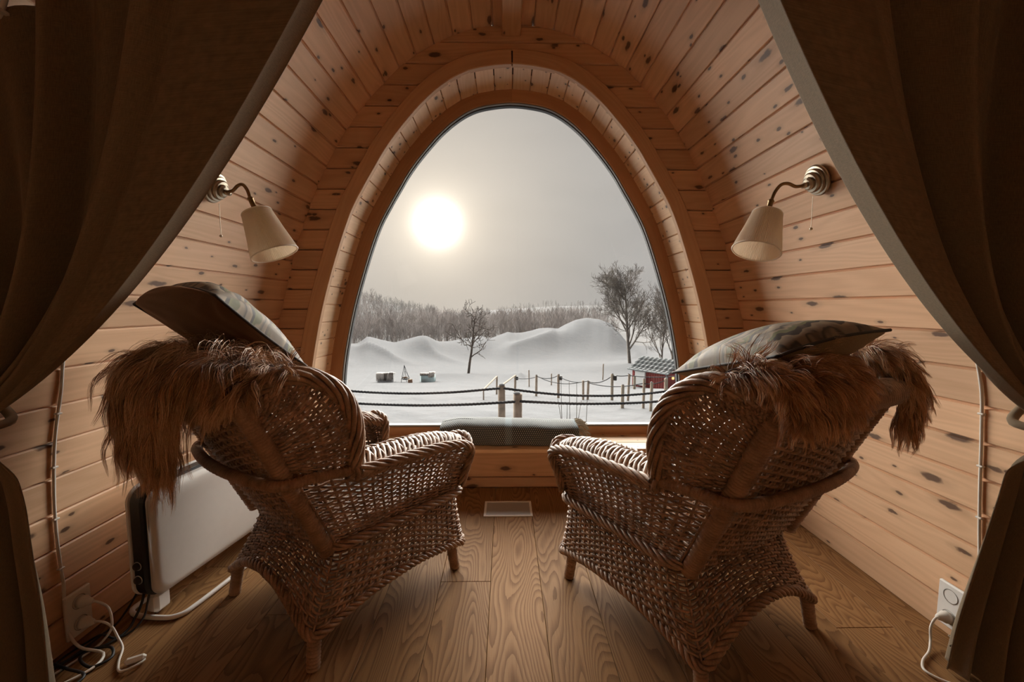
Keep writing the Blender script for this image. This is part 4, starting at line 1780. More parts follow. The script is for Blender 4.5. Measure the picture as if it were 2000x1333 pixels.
# serpentine section (y,z): four layers folded, rounded fold towards the room
th = .026
prof = []
secs = [(-.105, .105)]
zlev = [.014, .042, .070, .098]
pts = []
y_l, y_r = -.085, .085
for i, z in enumerate(zlev):
    a, b_ = (y_r, y_l) if i % 2 == 0 else (y_l, y_r)
    pts += [(lerp(a, b_, s), z) for s in np.linspace(0, 1, 7)]
    if i < 3:
        yy = b_
        sgn = -1 if yy < 0 else 1
        pts += [(yy + sgn * .013 * math.sin(q), z + .014 - .014 * math.cos(q)) for q in np.linspace(.5, math.pi - .5, 4)]
# outer wrap comes over the front and top
front = [(.09, .006), (.0, .004), (-.085, .006), (-.108, .022), (-.116, .060), (-.108, .098), (-.085, .116), (-.04, .124), (.02, .126), (.07, .120), (.088, .105)]


def sheet(pr, name, x0, x1, nx, thick, seed):
    r = np.random.default_rng(seed)
    p = smoothpath(pr, 70)
    s = np.r_[0, np.cumsum(np.linalg.norm(np.diff(p, axis=0), axis=1))]
    xs = np.linspace(x0, x1, nx)
    V, UV = [], []
    for i, x in enumerate(xs):
        q = (x - x0) / (x1 - x0)
        sag = .010 * math.sin(q * 5 + 1) + .006 * math.sin(q * 13)
        hscale = 1 + .06 * math.sin(q * 4 + .5) + (-.10 * max(0, (.12 - q) / .12))
        for k, (y, z) in enumerate(p):
            V.append((x, y + sag * (1 if y < 0 else .3) + .004 * math.sin(x * 30 + z * 40), z * hscale))
            UV.append((x - x0, s[k]))
    n = 70
    i = np.arange(nx - 1)[:, None] * n
    j = np.arange(n - 1)[None, :]
    F = np.stack([i + j, i + j + 1, i + n + j + 1, i + n + j], -1).reshape(-1, 4)
    o = obj(name, mesh_np(name, np.array(V), F, uvs=UV), M['throw'], te)
    md = o.modifiers.new('thick', 'SOLIDIFY')
    md.thickness = thick
    md.offset = 0
    return o


sheet(front, 'outer_fold', -.44, .40, 90, .012, 1)
sheet(pts, 'inner_fold', -.425, .385, 40, .02, 2)
fr_ = []
rf = np.random.default_rng(5)
for k in range(70):
    y0 = rf.uniform(-.10, .09)
    z0 = np.interp(y0, [-.108, -.085, 0, .088], [.06, .116, .126, .112]) if rf.random() < .7 else rf.uniform(.02, .1)
    L = rf.uniform(.05, .085)
    p = smoothpath([(.395, y0, z0), (.395 + L * .5, y0 + rf.normal(0, .006), z0 + rf.normal(0, .006)), (.395 + L, y0 + rf.normal(0, .012), max(.004, z0 - rf.uniform(.01, .05)))], 7)
    fr_.append(tube_np(p, .0024, 5))
v, f = merge(fr_)
fo = obj('fringe', mesh_np('fringe', v, f), M['fringe'], te)
fo['kind'] = 'stuff'

# ================================================================== OUTDOORS
CAMP = np.array([-.04, 0, 1.1])


def lat(px, d):
    """world x for a bearing px (frame units) at depth d"""
    return -.04 + (px - 988) / 817. * d


def hgt(py, d):
    return 1.1 - (py - 598) / 817. * d


_by = [2.5, 6, 10, 12.5, 16, 23, 29, 36, 45, 60, 90]
_bz = [-1.05, -1.2, -1.5, -1.8, -2.27, -3.5, -4.2, -4.75, -5.1, -6.0, -8.5]
# crest of the snow banks: bearing, height (frame units), depth of crest
SIL = np.array([(300, 690), (560, 680), (640, 674), (680, 672), (700, 671), (719, 657), (745, 664), (770, 669.5), (800, 662), (821, 657.5), (836, 659), (855, 668), (880, 667), (920, 658.5), (940, 656), (960, 661), (975, 655),
                (991, 649), (1006, 651), (1022, 650), (1038, 646.5), (1054, 642), (1075, 641), (1089, 643), (1105, 634), (1125, 625), (1146, 621), (1170, 624), (1193, 632), (1212, 652), (1228, 672), (1245, 676), (1300, 680), (1400, 690), (1700, 700)])


def noise2(x, y, s=0):
    return (np.sin(x * .31 + y * .17 + s) * np.cos(y * .23 - x * .11 + s * 1.7) + .5 * np.sin(x * .73 - y * .41 + s * 2.1) * np.cos(y * .61 + x * .37) + .25 * np.sin(x * 1.7 + y * 1.3 + s))


def ground(x, y):
    x, y = np.asarray(x, float), np.asarray(y, float)
    z = np.interp(y, _by, _bz)
    px = 988 + (x + .04) / np.maximum(y, .5) * 817
    crest = np.interp(px, SIL[:, 0], SIL[:, 1])
    dc = np.interp(px, [600, 950, 1150, 1250, 1400], [58, 62, 74, 70, 66])
    zc = hgt(crest, dc)
    d0 = np.interp(px, [700, 950, 1150, 1240], [40, 42, 46, 48])
    s = np.clip((y - d0) / (dc - d0), 0, 1)
    s = s * s * (3 - 2 * s)
    z1 = z + (zc - z) * s
    # behind the crest it falls away
    b = np.clip((y - dc) / 16, 0, 1)
    z1 = np.where(y > dc, zc + (-9.0 - zc) * (b * b * (3 - 2 * b)), z1)
    # secondary rolls on the banks
    roll = .34 * np.sin(px * .019 + y * .14) * np.sin(s * math.pi) + .16 * np.sin(px * .047 - y * .2 + 1) * np.sin(s * math.pi)
    ridge = (1 - np.abs(np.sin(px * .021 + y * .06 + 1.3 * np.sin(y * .17 + px * .006)))) ** 2
    roll += .75 * ridge * np.sin(s * math.pi)
    # second dome in front of the big one
    roll += .8 * np.exp(-((px - 1105) / 55) ** 2 - ((y - 60) / 6.) ** 2) + .8 * np.exp(-((px - 830) / 30) ** 2 - ((y - 54) / 5.) ** 2)
    z1 = z1 + roll * (y > 40)
    near = .05 * noise2(x * 1.6, y * 1.6) * np.clip((40 - y) / 20, 0, 1) + .03 * noise2(x * 4, y * 4, 2) * np.clip((25 - y) / 10, 0, 1)
    # trodden bank behind the tree on the left
    near = near + .35 * np.exp(-((y - 33) / 2.2) ** 2) * np.clip(np.sin(x * .9) * .5 + .4, 0, 1) * (px > 850) * (px < 1020)
    return z1 + near


def snow_mat():
    m, t, b = new_mat('snow')
    tc = t.n('ShaderNodeTexCoord')
    n = t.noise(tc.outputs['Object'], 1.3, 4, .55)
    n2 = t.noise(tc.outputs['Object'], 7.0, 3, .5)
    t.l(t.mix(n, (.178, .181, .190, 1), (.198, .200, .207, 1)), b.inputs['Base Color'])
    b.inputs['Roughness'].default_value = 1.0
    b.inputs['Specular IOR Level'].default_value = 0.0
    bump(t, b, t.math('ADD', n, t.math('MULTIPLY', n2, .3)), .5, .12)
    return m


M['snow'] = snow_mat()
naz, nd = 260, 230
az = np.linspace(-50, 50, naz)
dep = 2.9 * (92 / 2.9) ** np.linspace(0, 1, nd)
A_, D_ = np.meshgrid(np.tan(np.radians(az)), dep, indexing='ij')
X_ = -.04 + A_ * D_
V_ = np.stack([X_, D_, ground(X_, D_)], -1).reshape(-1, 3)
i = np.arange(naz - 1)[:, None] * nd
j = np.arange(nd - 1)[None, :]
F_ = np.stack([i + j, i + nd + j, i + nd + j + 1, i + j + 1], -1).reshape(-1, 4)
gr = obj('snow_ground', mesh_np('snow_ground', V_, F_), M['snow'])
tag(gr, 'snow covered ground rising into wind blown banks outside the window', 'snow', kind='structure')


# far land: hill on the left, snowy plateau on the right
def far(x, y):
    px = 988 + (x + .04) / y * 817
    low = -9.5 + 0 * x
    hill = np.interp(px, [300, 600, 690, 740, 790, 840, 900, 1000, 1080, 1200, 1290, 1360, 1700], [572, 575, 581, 589, 601, 612, 615, 606, 599, 598, 597, 593, 590])
    zc = hgt(hill, 420.)
    s = np.clip((y - 150) / 270, 0, 1)
    s = s ** 1.25
    near_hill = np.clip((y - 105) / 60, 0, 1)
    z = low + (zc - low) * s
    # small white knoll in front of the left hill
    z = z + np.where(True, 8.2 * np.exp(-((px - 728) / 34) ** 2 - ((y - 165) / 18) ** 2), 0)
    return z + .5 * noise2(x * .12, y * .12)


naz, nd = 220, 90
az = np.linspace(-42, 42, naz)
dep = 86 * (560 / 86) ** np.linspace(0, 1, nd)
A_, D_ = np.meshgrid(np.tan(np.radians(az)), dep, indexing='ij')
X_ = -.04 + A_ * D_
Z_ = far(X_, D_)
V_ = np.stack([X_, D_, Z_], -1).reshape(-1, 3)
i = np.arange(naz - 1)[:, None] * nd
j = np.arange(nd - 1)[None, :]
F_ = np.stack([i + j, i + nd + j, i + nd + j + 1, i + j + 1], -1).reshape(-1, 4)
M['snow_far'] = plain('far_snow', (.215, .212, .213), .9, var=.06, scale=.05)
M['snow_far'].node_tree.nodes['Principled BSDF'].inputs['Specular IOR Level'].default_value = 0.0
fh = obj('snow_hills', mesh_np('snow_hills', V_, F_), M['snow_far'])
tag(fh, 'distant snowy hills and plateau beyond the birch wood', 'hills', kind='structure')


# ---- bare trees
def tree_paths(r, height, trunk_r, levels, nb, spread, up, base_frac=.3, wob=.12):
    """list of (path, radii)"""
    out = []

    def grow(p0, d, L, r0, lev):
        n = 6 if lev < levels else 4
        pts = [p0]
        dd = d.copy()
        for k in range(n - 1):
            dd = dd + r.normal(0, wob * (1 if lev else .35), 3)
            dd[2] += up * (.12 if lev else .02)
            dd /= np.linalg.norm(dd)
            pts.append(pts[-1] + dd * L / (n - 1))
        pts = np.array(pts)
        rad = np.linspace(r0, r0 * (.42 if lev < levels else .25), n)
        out.append((pts, rad, lev))
        if lev >= levels:
            return
        for b in range(nb[lev]):
            f = base_frac + (1 - base_frac) * (b + r.uniform(0, .9)) / nb[lev] if lev == 0 else r.uniform(.25, 1.0)
            q = f * (n - 1)
            i0 = min(int(q), n - 2)
            p = pts[i0] + (pts[i0 + 1] - pts[i0]) * (q - i0)
            a = r.uniform(0, 2 * math.pi)
            t = pts[i0 + 1] - pts[i0]
            t /= np.linalg.norm(t)
            u_ = np.cross(t, [0.3, .1, 1.0] if abs(t[2]) < .9 else [1.0, 0, 0])
            u_ /= np.linalg.norm(u_)
            v_ = np.cross(t, u_)
            sp = spread * r.uniform(.7, 1.25)
            nd_ = t * math.cos(sp) + (u_ * math.cos(a) + v_ * math.sin(a)) * math.sin(sp)
            LL = L * r.uniform(.42, .62) * (1.05 - .45 * f if lev == 0 else 1)
            rr = np.interp(q, np.arange(n), rad) * .58
            grow(p, nd_, LL, rr, lev + 1)
    grow(np.zeros(3), np.array([r.normal(0, .03), r.normal(0, .03), 1.0]), height, trunk_r, 0)
    return out


def tree_meshes(paths, rmin=.008):
    tv, bv = [], []
    for p, rad, lev in paths:
        v, f = tube_np(p, np.maximum(rad, rmin), 5 if lev < 2 else 3)
        (tv if lev == 0 else bv).append((v, f))
    return merge(tv), merge(bv)


M['bark'] = plain('dark_bark', (.075, .06, .052), .9, var=.3, scale=8)
M['bark_birch'] = plain('birch_bark', (.15, .13, .115), .9, var=.3, scale=6)
M['frost_haze_wood'] = plain('frost_haze_twigs', (.32, .29, .28), .95, var=.3, scale=.35)  # distance haze is mixed into this twig colour along with frost
M['frost_haze_pale'] = plain('frost_haze_twigs_pale', (.30, .285, .275), .95, var=.2, scale=.1)  # far trees: haze painted into the colour, on top of frost


def lone_tree(name, px, py, d, seed, height, tr, levels, nb, spread, up, mat, label, rmin, bf=.3, wob=.14, zoff=-.1, cat='tree'):
    r = np.random.default_rng(seed)
    tm, bm_ = tree_meshes(tree_paths(r, height, tr, levels, nb, spread, up, bf, wob), rmin)
    x = lat(px, d)
    e = empty(name, (x, d, float(ground(x, d)) + zoff))
    tag(e, label, cat)
    obj('trunk', mesh_np('trunk', *tm), mat, e)
    bo = obj('branches', mesh_np('branches', *bm_), mat, e)
    return e


lone_tree('bare_tree', 914, 731, 36, 13, 4.9, .13, 3, [12, 5, 3], .95, .35, M['bark'], 'small crooked bare tree standing alone on the snow slope', .02, .30, .26)
lone_tree('birch_tree', 1233, 700, 45, 8, 8.2, .20, 4, [16, 8, 7, 5], .66, .5, M['bark_birch'], 'tall bare birch with wide fine crown behind the red shed', .011, .16, .12)
lone_tree('birch_tree', 1296, 705, 40, 31, 5.6, .10, 4, [14, 6, 5, 3], .55, .6, M['bark_birch'], 'dense bare birch cut off by the window frame', .011, .1, .12)
lone_tree('birch_tree', 1318, 706, 42, 37, 6.4, .11, 4, [13, 6, 5, 3], .5, .6, M['bark_birch'], 'bare birch mostly hidden behind the window frame', .011, .1, .12)

# ---- birch wood on the far side of the banks
protos = []
for k in range(7):
    r = np.random.default_rng(100 + k)
    P = tree_paths(r, 8.5, .10, 2, [12, 5], .42, .6, .22, .10)
    q = []
    for p, rad, lev in P:
        q.append(tube_np(p[::(1 if lev == 0 else 2)], np.maximum(rad[::(1 if lev == 0 else 2)], .03), 3))
    protos.append(merge(q))


def forest(name, spots, label, mat, cat):
    vs, fs, o = [], [], 0
    for k, (x, y, z, s, a) in enumerate(spots):
        v, f = protos[k % 7]
        c, s_ = math.cos(a), math.sin(a)
        vv = np.stack([(v[:, 0] * c - v[:, 1] * s_) * s * 1.15, (v[:, 0] * s_ + v[:, 1] * c) * s * 1.15, v[:, 2] * s], -1) + np.array([x, y, z])
        vs.append(vv)
        fs.append(f + o)
        o += len(vv)
    ob_ = obj(name, mesh_np(name, np.vstack(vs), np.vstack(fs)), mat)
    return tag(ob_, label, cat, kind='stuff')


rt = np.random.default_rng(77)
sp = []
while len(sp) < 1050:
    px = rt.uniform(560, 1215)
    d = rt.uniform(105, 190)
    if px > 1120 and rt.random() < (px - 1120) / 95:
        continue
    if px < 780 and d > 145 and rt.random() < .7:
        continue
    x = lat(px, d)
    sp.append((x, d, float(far(x, d)) - .2, rt.uniform(.6, .92), rt.uniform(0, 6.28)))
forest('birch_wood', sp, 'dense dark band of leafless birches beyond the snow banks', M['frost_haze_wood'], 'woodland')
sp = []
while len(sp) < 420:
    px = rt.uniform(560, 850)
    d = rt.uniform(200, 420)
    x = lat(px, d)
    sp.append((x, d, float(far(x, d)) - .2, rt.uniform(.5, .95), rt.uniform(0, 6.28)))
forest('hillside_wood', sp, 'frosted, haze-tinted trees scattered over the distant left hill', M['frost_haze_pale'], 'woodland')
sp = []
while len(sp) < 330:
    px = rt.uniform(980, 1420)
    d = rt.uniform(230, 430)
    if 300 < d < 380 and rt.random() < .5:
        continue
    x = lat(px, d)
    sp.append((x, d, float(far(x, d)) - .2, rt.uniform(.35, .7), rt.uniform(0, 6.28)))
forest('plateau_scrub', sp, 'pale frosted, haze-tinted scrub on the distant plateau', M['frost_haze_pale'], 'scrub')
# nearest trees of the wood, one by one
pm_ = []
for k in range(4):
    v, f = protos[k]
    pm_.append(mesh_np('slender_birch', v, f))
    pm_[-1].materials.append(M['frost_haze_wood'])
for k in range(14):
    px = 668 + k * 24 + rt.uniform(-3, 3)
    d = 96.5 + 4 * (k % 2)
    x = lat(px, d)
    s = rt.uniform(.55, .8)
    o = obj('slender_birch', pm_[k % 4], None, None, loc=(x, d, float(far(x, d)) - .2), rot=(0, 0, rt.uniform(0, 6.28)))
    o.scale = (s * .75, s * .75, s)
    tag(o, 'slender leafless birch in the front row of the wood above the banks', 'tree', 'front row of the birch wood')

# ================================================================== FENCE POSTS AND ROPES
M['post'] = plain('weathered_post', (.30, .24, .19), .9, var=.25, scale=14, bmp=.3)
M['post_light'] = plain('pale_post', (.30, .25, .195), .9, var=.2, scale=14)
M['rope'] = plain('dark_rope', (.022, .023, .028), .85, var=.3, scale=60)


def post(px, top, d, w, label, bottom=None, mat='post', name='fence_post', deep=.5, cap=True, extra=None):
    x = lat(px, d)
    zt = hgt(top, d)
    zg = float(ground(x, d))
    if bottom is not None:
        zg = min(zg, hgt(bottom, d) + .1)
    h = zt - zg
    e = empty(name, (x, d, zg))
    tag(e, label, 'post', 'rope fence posts')
    r = w * d / 817 / 2
    rr = np.random.default_rng(int(px))
    body = MB().lathe([(r * 1.02, -.25), (r, h * .3), (r * .99, h * .7), (r * .97, h - r * .35), (r * .82, h - r * .08), (0, h)], (0, 0, 0), (rr.normal(0, .012), rr.normal(0, .012), 1), 14).mesh('shaft', True)
    obj('shaft', body, M[mat], e)
    if cap:
        obj('snow_cap', MB().lathe([(r * .80, h - r * .06), (r * .72, h + r * .22), (r * .4, h + r * .36), (0, h + r * .4)], (0, 0, 0), (0, 0, 1), 12).mesh('snow_cap', True), M['snow'], e)
    if extra:
        obj('lamp_box', MB().box((r + .03, -.02, h - .12), (.09, .08, .14), .01).mesh('lamp_box'), M['cable_black'], e)
    return e


P1 = post(980, 754, 5.4, 15, 'taller weathered post of the two just outside the window')
P2 = post(1009.5, 771, 4.4, 18.5, 'thicker round topped post closest to the window')
mid = [
    (969.6, 736, 16.0, 3.6, 776, 'thin handrail post behind the two near posts', False),
    (1006, 734, 16.0, 4.6, 768, 'handrail post with a black box right of the near posts', True),
    (1048, 734, 14.5, 4.8, 775, 'first fence post beyond the handrails', False),
    (1092, 733, 14.0, 5.2, 778, 'fence post with black box above the bush twigs', True),
    (1141.5, 745, 12.5, 4.6, 788, 'darker of the two posts standing close together', False),
    (1150.5, 746, 12.4, 4.8, 788, 'paler of the two posts standing close together', False),
    (1199, 732, 12.0, 5.6, 789, 'tall fence post with black box left of the shed', True),
    (1220, 754, 10.5, 6.6, 803, 'short thick fence post in the middle row', False),
    (1231, 732, 12.2, 4.8, 788, 'tall slim post at the left corner of the shed', False),
    (1262, 742, 10.5, 5.4, 804, 'fence post in front of the white cabinet', False),
    (1277, 749, 10.0, 5.8, 812, 'fence post in front of the red shed boards', False),
    (1307, 741, 10.5, 7.4, 790, 'pale thick post in front of the shed corner', False),
]
for px, tp, d, w, bt, lb, ex in mid:
    post(px, tp, d, w, lb, bt, 'post_light' if w > 5.5 else 'post', cap=w > 4.7, extra=ex)
post(1243, 737, 20, 5.6, 'light weathered post against the shed wall', 764, 'post_light')
for px, tp, d, bt, lb in ((1034, 724, 25, 743, 'lone dark marker stake on the open snow'), (1078, 731, 26, 742, 'tiny marker stake between the fence posts'), (1180, 712, 30, 731, 'pale marker stake with dark top below the birch')):
    post(px, tp, d, 2.4, lb, bt, 'post_light' if px == 1180 else 'post', 'marker_stake', cap=False)
q_ = post(943.7, 763, 13, 2.8, 'short handrail post at the foot of the steps', 784, cap=False)


def bar(name, a, b, r, mat, label, cat, group=None, k=8):
    o = np.array(a)
    v, f = tube_np(np.array([a, lerp(np.array(a), np.array(b), .5), b]) - o, r, k)
    c = obj(name, mesh_np(name, v, f), M[mat], loc=tuple(o))
    return tag(c, label, cat, group)


def pt(px, py, d):
    return np.array((lat(px, d), d, hgt(py, d)))


bar('hand_rail', pt(943.7, 763, 13), pt(969.6, 737, 15.9), .03, 'post_light', 'left sloping wooden handrail of the outdoor steps', 'handrail', 'handrails')
bar('hand_rail', pt(982, 753, 13.2), pt(1006, 735, 15.9), .03, 'post_light', 'right sloping wooden handrail of the outdoor steps', 'handrail', 'handrails')


def rope_line(a, b, sagz, r, label, mid_=None):
    a, b = np.array(a), np.array(b)
    m = (a + b) / 2 + np.array([0, 0, -sagz])
    p = smoothpath([a, lerp(a, b, .25) + np.array([0, 0, -sagz * .75]), m, lerp(a, b, .75) + np.array([0, 0, -sagz * .75]), b], 60)
    v, f = rope(p - a, r * .55, 3, r * .6, r * 9, 5, 6)
    c = obj('fence_rope', mesh_np('fence_rope', v, f), M['rope'], loc=tuple(a))
    return tag(c, label, 'rope', 'fence ropes')


rope_line(pt(600, 755, 5.9), pt(976, 760.5, 5.35), .085, .016, 'upper dark rope running left from the taller near post')
rope_line(pt(600, 781, 5.0), pt(1006, 787.6, 4.35), .055, .0145, 'lower dark rope running left from the thicker near post')
rope_line(pt(984, 760.5, 5.35), pt(1340, 763, 5.9), .10, .016, 'upper dark rope running right from the taller near post')
rope_line(pt(1016, 786.6, 4.35), pt(1340, 784, 5.0), .04, .0145, 'lower dark rope running right from the thicker near post')
far_r = [((1006, 740, 15.95), (1048, 738, 14.5), .05, 'thin rope from the handrail to the first fence post'),
         ((1048, 736, 14.45), (1092, 735, 14.0), .10, 'thin rope between the first and second fence posts'),
         ((1050, 737, 14.4), (1141, 748, 12.5), .14, 'sagging rope from first fence post to the paired posts'),
         ((1093, 737, 13.95), (1150, 746.5, 12.4), .10, 'rope from the boxed post to the paler paired post'),
         ((1151, 748, 12.4), (1199, 736, 12.0), .10, 'rope rising from paired posts to the tall boxed post'),
         ((1151, 750, 12.35), (1262, 751, 10.55), .10, 'low rope passing behind the short thick post'),
         ((1200, 735, 12.0), (1231, 735.5, 12.2), .02, 'rope between the tall posts left of the shed'),
         ((1232, 735.5, 12.2), (1330, 737, 11.0), .04, 'thin rope crossing the top of the shed wall'),
         ((1263, 752, 10.45), (1307, 744, 10.5), .05, 'rope rising across the shed boards to the pale post')]
for a, b, sg, lb in far_r:
    rope_line(pt(*a), pt(*b), sg, .012, lb)

# twigs of a bush poking through the snow close to the window
tw = empty('bush', (lat(1120, 5.6), 5.6, float(ground(lat(1120, 5.6), 5.6))))
tag(tw, 'few thin bare bush twigs poking out of the snow near the ropes', 'bush')
o_ = np.array(tw.location)
for k, (b0, t0) in enumerate((((1105, 826), (1091, 782)), ((1104, 830), (1097, 742)), ((1115, 832), (1113, 748)), ((1112, 832), (1110, 790)), ((1127, 830), (1128, 748)), ((1126, 830), (1138, 786)), ((1143, 828), (1150, 778)))):
    d = 5.6 + .1 * (k % 3)
    a, b = pt(b0[0], b0[1] + 60, d), pt(t0[0], t0[1], d)
    p = smoothpath([a, lerp(a, b, .5) + np.array([.01 * (-1) ** k, 0, 0]), b], 10)
    v, f = tube_np(p - o_, np.linspace(.006, .003, 10), 5)
    obj('twig', mesh_np('twig', v, f), M['bark'], tw)

# ================================================================== RED SHED
M['red_board'] = plain('red_boards', (.20, .030, .030), .8, var=.25, scale=9)
M['roof_tile'] = plain('grey_roof_tile', (.075, .085, .09), .7, var=.25, scale=20)
M['gutter'] = plain('grey_gutter', (.17, .19, .20), .5, var=.1)
M['cabinet'] = plain('white_cabinet', (.62, .62, .62), .5, var=.05)
A0 = np.array([lat(1239, 24.5), 24.5])
B0 = np.array([lat(1310, 22.6), 22.6])
dirx = (B0 - A0)
WL = float(np.linalg.norm(dirx))
ang_s = math.atan2(dirx[1], dirx[0])
zg = hgt(765, 24.0)
sh = empty('red_shed', (A0[0], A0[1], zg))
sh.rotation_euler = (0, 0, ang_s)
tag(sh, 'small red board shed with grey tiled roof', 'shed')
WH, WD = 1.22, 2.2
obj('core', MB().box((WL / 2, WD / 2, WH / 2 - .1), (WL - .04, WD - .04, WH + .2)).mesh('core'), M['red_board'], sh)
nb_ = 15
bm1 = MB().box((0, 0, WH / 2 - .1), (WL / nb_ * .88, .03, WH + .2), .006).mesh('wall_plank')
for k in range(nb_):
    obj('wall_plank', bm1, M['red_board'], sh, loc=((k + .5) * WL / nb_, -.012, 0))
nb2 = 15
for k in range(nb2):
    for xs in (0, WL):
        obj('wall_plank', bm1, M['red_board'], sh, loc=(xs + (-.012 if xs == 0 else .012), (k + .5) * WD / nb2, 0), rot=(0, 0, math.pi / 2))
# gable triangles
for xs in (0, WL):
    v = [(xs - .01, 0, WH), (xs - .01, WD, WH), (xs - .01, WD / 2, WH + .55), (xs + .01, 0, WH), (xs + .01, WD, WH), (xs + .01, WD / 2, WH + .55)]
    obj('gable', mesh_np('gable', v, [(0, 1, 2), (5, 4, 3), (0, 3, 4, 1), (1, 4, 5, 2), (2, 5, 3, 0)], smooth=False), M['red_board'], sh)
# roof: two slopes of tiles
sl = math.atan2(.55, WD / 2)
RLn = (WD / 2 + .22) / math.cos(sl)
for sgn in (0, 1):
    dk = MB().box((WL / 2, 0, 0), (WL + .34, RLn, .04), .005)
    yc = WD / 2 + (-1 if sgn == 0 else 1) * RLn / 2 * math.cos(sl)
    zc_ = WH + .60 - RLn / 2 * math.sin(sl)
    rotx = sl if sgn == 0 else -sl
    ro_ = obj('roof', dk.mesh('roof'), M['roof_tile'], sh, loc=(0, yc, zc_), rot=(rotx, 0, 0))
    if sgn == 0:
        nx, ny = 9, 4
        cw, chh = (WL + .34) / nx, RLn / ny
        # pantile: half-round wave with a raised lower lip
        tl_ = []
        xs = np.linspace(-cw / 2, cw / 2, 9)
        prof_z = .035 * np.cos(np.linspace(-math.pi, math.pi, 9)) * .5 + .03
        v = [(x, -chh / 2 - .02, z + .028) for x, z in zip(xs, prof_z)] + [(x, chh / 2, z) for x, z in zip(xs, prof_z)] + [(x, -chh / 2 - .02, 0.0) for x in xs] + [(x, chh / 2, -.01) for x in xs]
        f = [(k, k + 1, k + 10, k + 9) for k in range(8)] + [(k + 18, k + 19, k + 1, k) for k in range(8)]
        tme = mesh_np('roof_tile', v, f)
        tme.materials.append(M['roof_tile'])
        sv = [(-cw * .32, -chh * .52, .062), (cw * .10, -chh * .50, .066), (cw * .16, chh * .1, .050), (-cw * .30, chh * .02, .046)]
        sv2 = [(x * .9, y * .9, z + .02) for x, y, z in sv]
        sme = mesh_np('snow_patch', sv + sv2, [(0, 1, 2, 3), (4, 5, 6, 7), (0, 1, 5, 4), (1, 2, 6, 5), (2, 3, 7, 6), (3, 0, 4, 7)])
        sme.materials.append(M['snow'])
        for a in range(nx):
            for b in range(ny):
                lc = (-.17 + (a + .5) * cw, -RLn / 2 + (b + .5) * chh, .02)
                tq = obj('roof_tile', tme, None, ro_, loc=lc)
                if b in (0, 1, 2) and (a * 7 + b * 3) % 5 != 0:
                    so = obj('snow_patch', sme, None, ro_, loc=lc)
                    if b == 2:
                        so.scale = (.8, .5, 1)
eg = MB().tube([(-.17, -.24, WH - .02), (WL + .17, -.24, WH - .02)], .05, 8)
obj('gutter', eg.mesh('gutter'), M['gutter'], sh)
obj('fascia', MB().box((WL / 2, -.19, WH + .0), (WL + .34, .03, .12), .004).mesh('fascia'), M['gutter'], sh)
obj('downpipe', MB().tube([(WL - .05, -.2, WH - .03), (WL - .05, -.08, WH - .15), (WL - .05, -.06, .0)], .035, 8).mesh('downpipe'), M['gutter'], sh)
cb = obj('cabinet', MB().box((.62, -.09, .70), (.68, .14, .80), .02).mesh('cabinet'), M['cabinet'], sh)
obj('cabinet_lid', MB().box((.62, -.10, 1.11), (.72, .17, .03), .006).mesh('cabinet_lid'), M['cabinet'], cb)
mw, tw_, bw = new_mat('wall_light_glass')
bw.inputs['Base Color'].default_value = (.8, .5, .2, 1)
bw.inputs['Emission Color'].default_value = (1, .62, .25, 1)
bw.inputs['Emission Strength'].default_value = 1.2
lg = obj('wall_light', MB().lathe([(0, 0), (.06, 0), (.07, .07), (.06, .14), (0, .15)], (WL + .08, .35, .85), (0, 0, 1), 12).mesh('wall_light', True), mw, sh)

# ================================================================== FIRE PLACE AND SEATS ON THE SNOW
M['pale_fleece'] = fur_mat('pale_fleece', [(.45, .41, .38), (.62, .60, .57), (.72, .70, .68), (.78, .77, .76)])
M['grey_fleece'] = fur_mat('grey_fleece', [(.14, .115, .10), (.27, .23, .21), (.36, .32, .29), (.48, .45, .42)])
M['blue_crate'] = plain('pale_blue_crate', (.46, .60, .62), .7, var=.1, scale=6)
M['snow_lifted'] = plain('lifted_snow', (.48, .48, .49), .9, var=.05)  # same snow, colour lightened to make up for the backlight on the seats
M['iron'] = plain('black_iron', (.015, .017, .022), .6)
M['log'] = plain('log_wood', (.22, .13, .085), .9, var=.3, scale=12)
FD = 29.0


def drape(x0, x1, ztop, zbot0, zbot1, ydep, seed, n=28):
    """a fleece laid over a box edge, ragged at the bottom"""
    r = np.random.default_rng(seed)
    V, F = [], []
    xs = np.linspace(x0, x1, n)
    sec = []
    for k, x in enumerate(xs):
        zb_ = r.uniform(zbot0, zbot1)
        b_ = .02 * math.sin(k * 1.9) + r.normal(0, .01)
        for (y, z) in ((ydep, ztop - .02), (ydep * .4, ztop + .05 + b_), (0, ztop + .03 + b_), (-.06 + b_, ztop - .07), (-.07 + b_, lerp(ztop, zb_, .55)), (-.05 + b_ * 2, zb_)):
            V.append((x, y, z))
    for k in range(n - 1):
        for j in range(5):
            F.append((k * 6 + j, k * 6 + j + 1, k * 6 + j + 7, k * 6 + j + 6))
    return mesh_np('fleece', V, F)


def ground_empty(name, px, d, label, cat, group=None):
    x = lat(px, d)
    e = empty(name, (x, d, float(ground(x, d))))
    return tag(e, label, cat, group)


e = ground_empty('snow_bench', 750, FD, 'low snow bench draped with pale and grey hides left of the tripod', 'bench')
obj('seat_block', MB().box((0, .35, .18), (1.16, .7, .76), .08).mesh('seat_block'), M['snow_lifted'], e)
for (a, b, m_, sd) in ((-.60, -.05, 'pale_fleece', 1), (-.10, .22, 'grey_fleece', 2), (.18, .60, 'pale_fleece', 3)):
    o = obj('hide', drape(a, b, .60, .05, .28, .6, sd), M[m_], e)
    md = o.modifiers.new('thick', 'SOLIDIFY')
    md.thickness = .03
o = obj('hide', drape(.30, .58, .63, .18, .32, .5, 9), M['grey_fleece'], e)
o.modifiers.new('thick', 'SOLIDIFY').thickness = .03

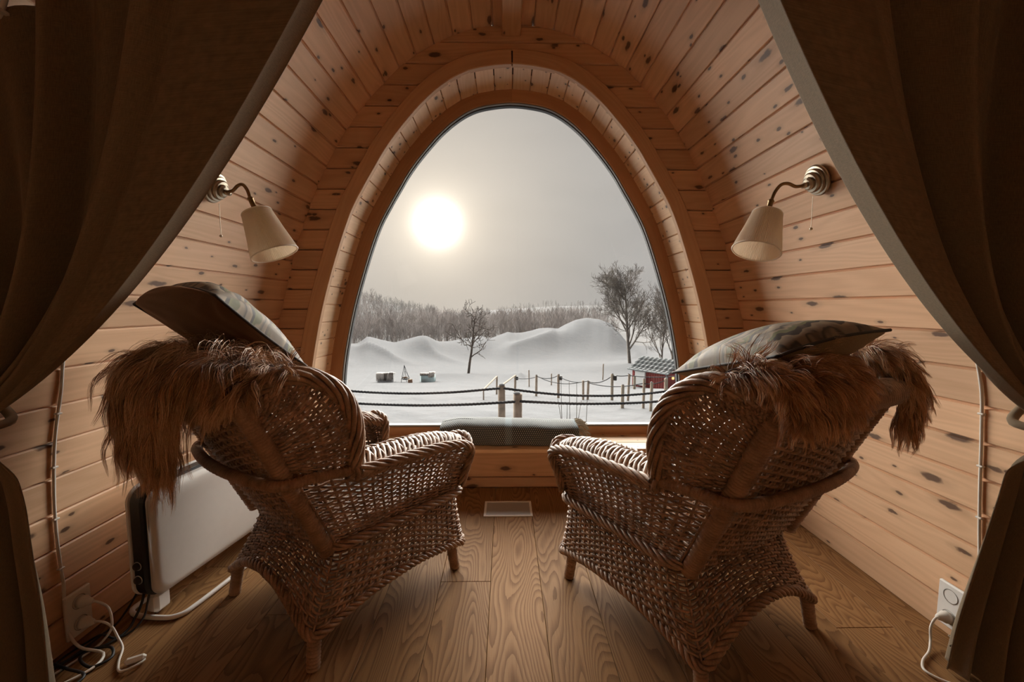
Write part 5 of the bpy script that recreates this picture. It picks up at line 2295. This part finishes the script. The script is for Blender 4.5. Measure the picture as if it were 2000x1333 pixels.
e = ground_empty('fire_tripod', 790, FD, 'black iron tripod with hanging fire pan on the snow', 'tripod')
apx = (-.05, 0, 1.22)
for lx, ly in ((-.30, -.1), (.42, -.1), (.02, .35)):
    obj('leg', MB().tube([(lx, ly, -.1), lerp(np.array((lx, ly, -.1)), np.array(apx), .5), apx], .018, 6).mesh('leg', True), M['iron'], e)
pan = obj('fire_pan', MB().lathe([(0, .19), (.15, .20), (.27, .25), (.33, .31), (.31, .31), (.25, .27), (0, .23)], (.0, .05, 0), (0, 0, 1), 24).mesh('fire_pan', True), M['iron'], e)
for k in range(3):
    a = k * 2.1
    obj('chain', MB().tube([(.31 * math.cos(a), .05 + .31 * math.sin(a), .31), (-.02, .02, .85)], .008, 5).mesh('chain', True), M['iron'], pan)
obj('chain', MB().tube([(-.03, .02, .85), apx], .010, 5).mesh('chain', True), M['iron'], pan)
for x, z, ang_l in ((.02, .30, .4), (-.08, .33, -.5)):
    obj('firewood', MB().tube([(x - .14, .0, z), (x + .14, .1, z + .04)], .035, 8).mesh('firewood', True), M['log'], pan)

e = ground_empty('log_stump', 799.5, FD - .4, 'short brown log stump beside the tripod', 'stump')
obj('bark', MB().lathe([(.15, -.1), (.16, .1), (.155, .22), (.14, .25)], (0, 0, 0), (0, 0, 1), 16).mesh('bark', True), M['log'], e)
obj('cut_top', MB().lathe([(.145, .24), (.10, .252), (0, .255)], (0, 0, 0), (0, 0, 1), 16).mesh('cut_top', True), M['post_light'], e)

e = ground_empty('ice_seat', 832.5, FD, 'pale blue ice block seat with brown hides on top', 'bench')
b_ = MB().box((0, .35, .20), (1.0, .7, .64), .10)
obj('block', b_.mesh('block', True), M['blue_crate'], e)
obj('snow_top', MB().box((0, .35, .53), (.98, .66, .06), .03).mesh('snow_top', True), M['snow_lifted'], e)
o = obj('hide', drape(-.48, .20, .58, .44, .56, .5, 21), M['grey_fleece'], e)
o.modifiers.new('thick', 'SOLIDIFY').thickness = .03
o = obj('hide', drape(.14, .52, .66, .30, .50, .5, 22), M['pale_fleece'], e)
o.modifiers.new('thick', 'SOLIDIFY').thickness = .06
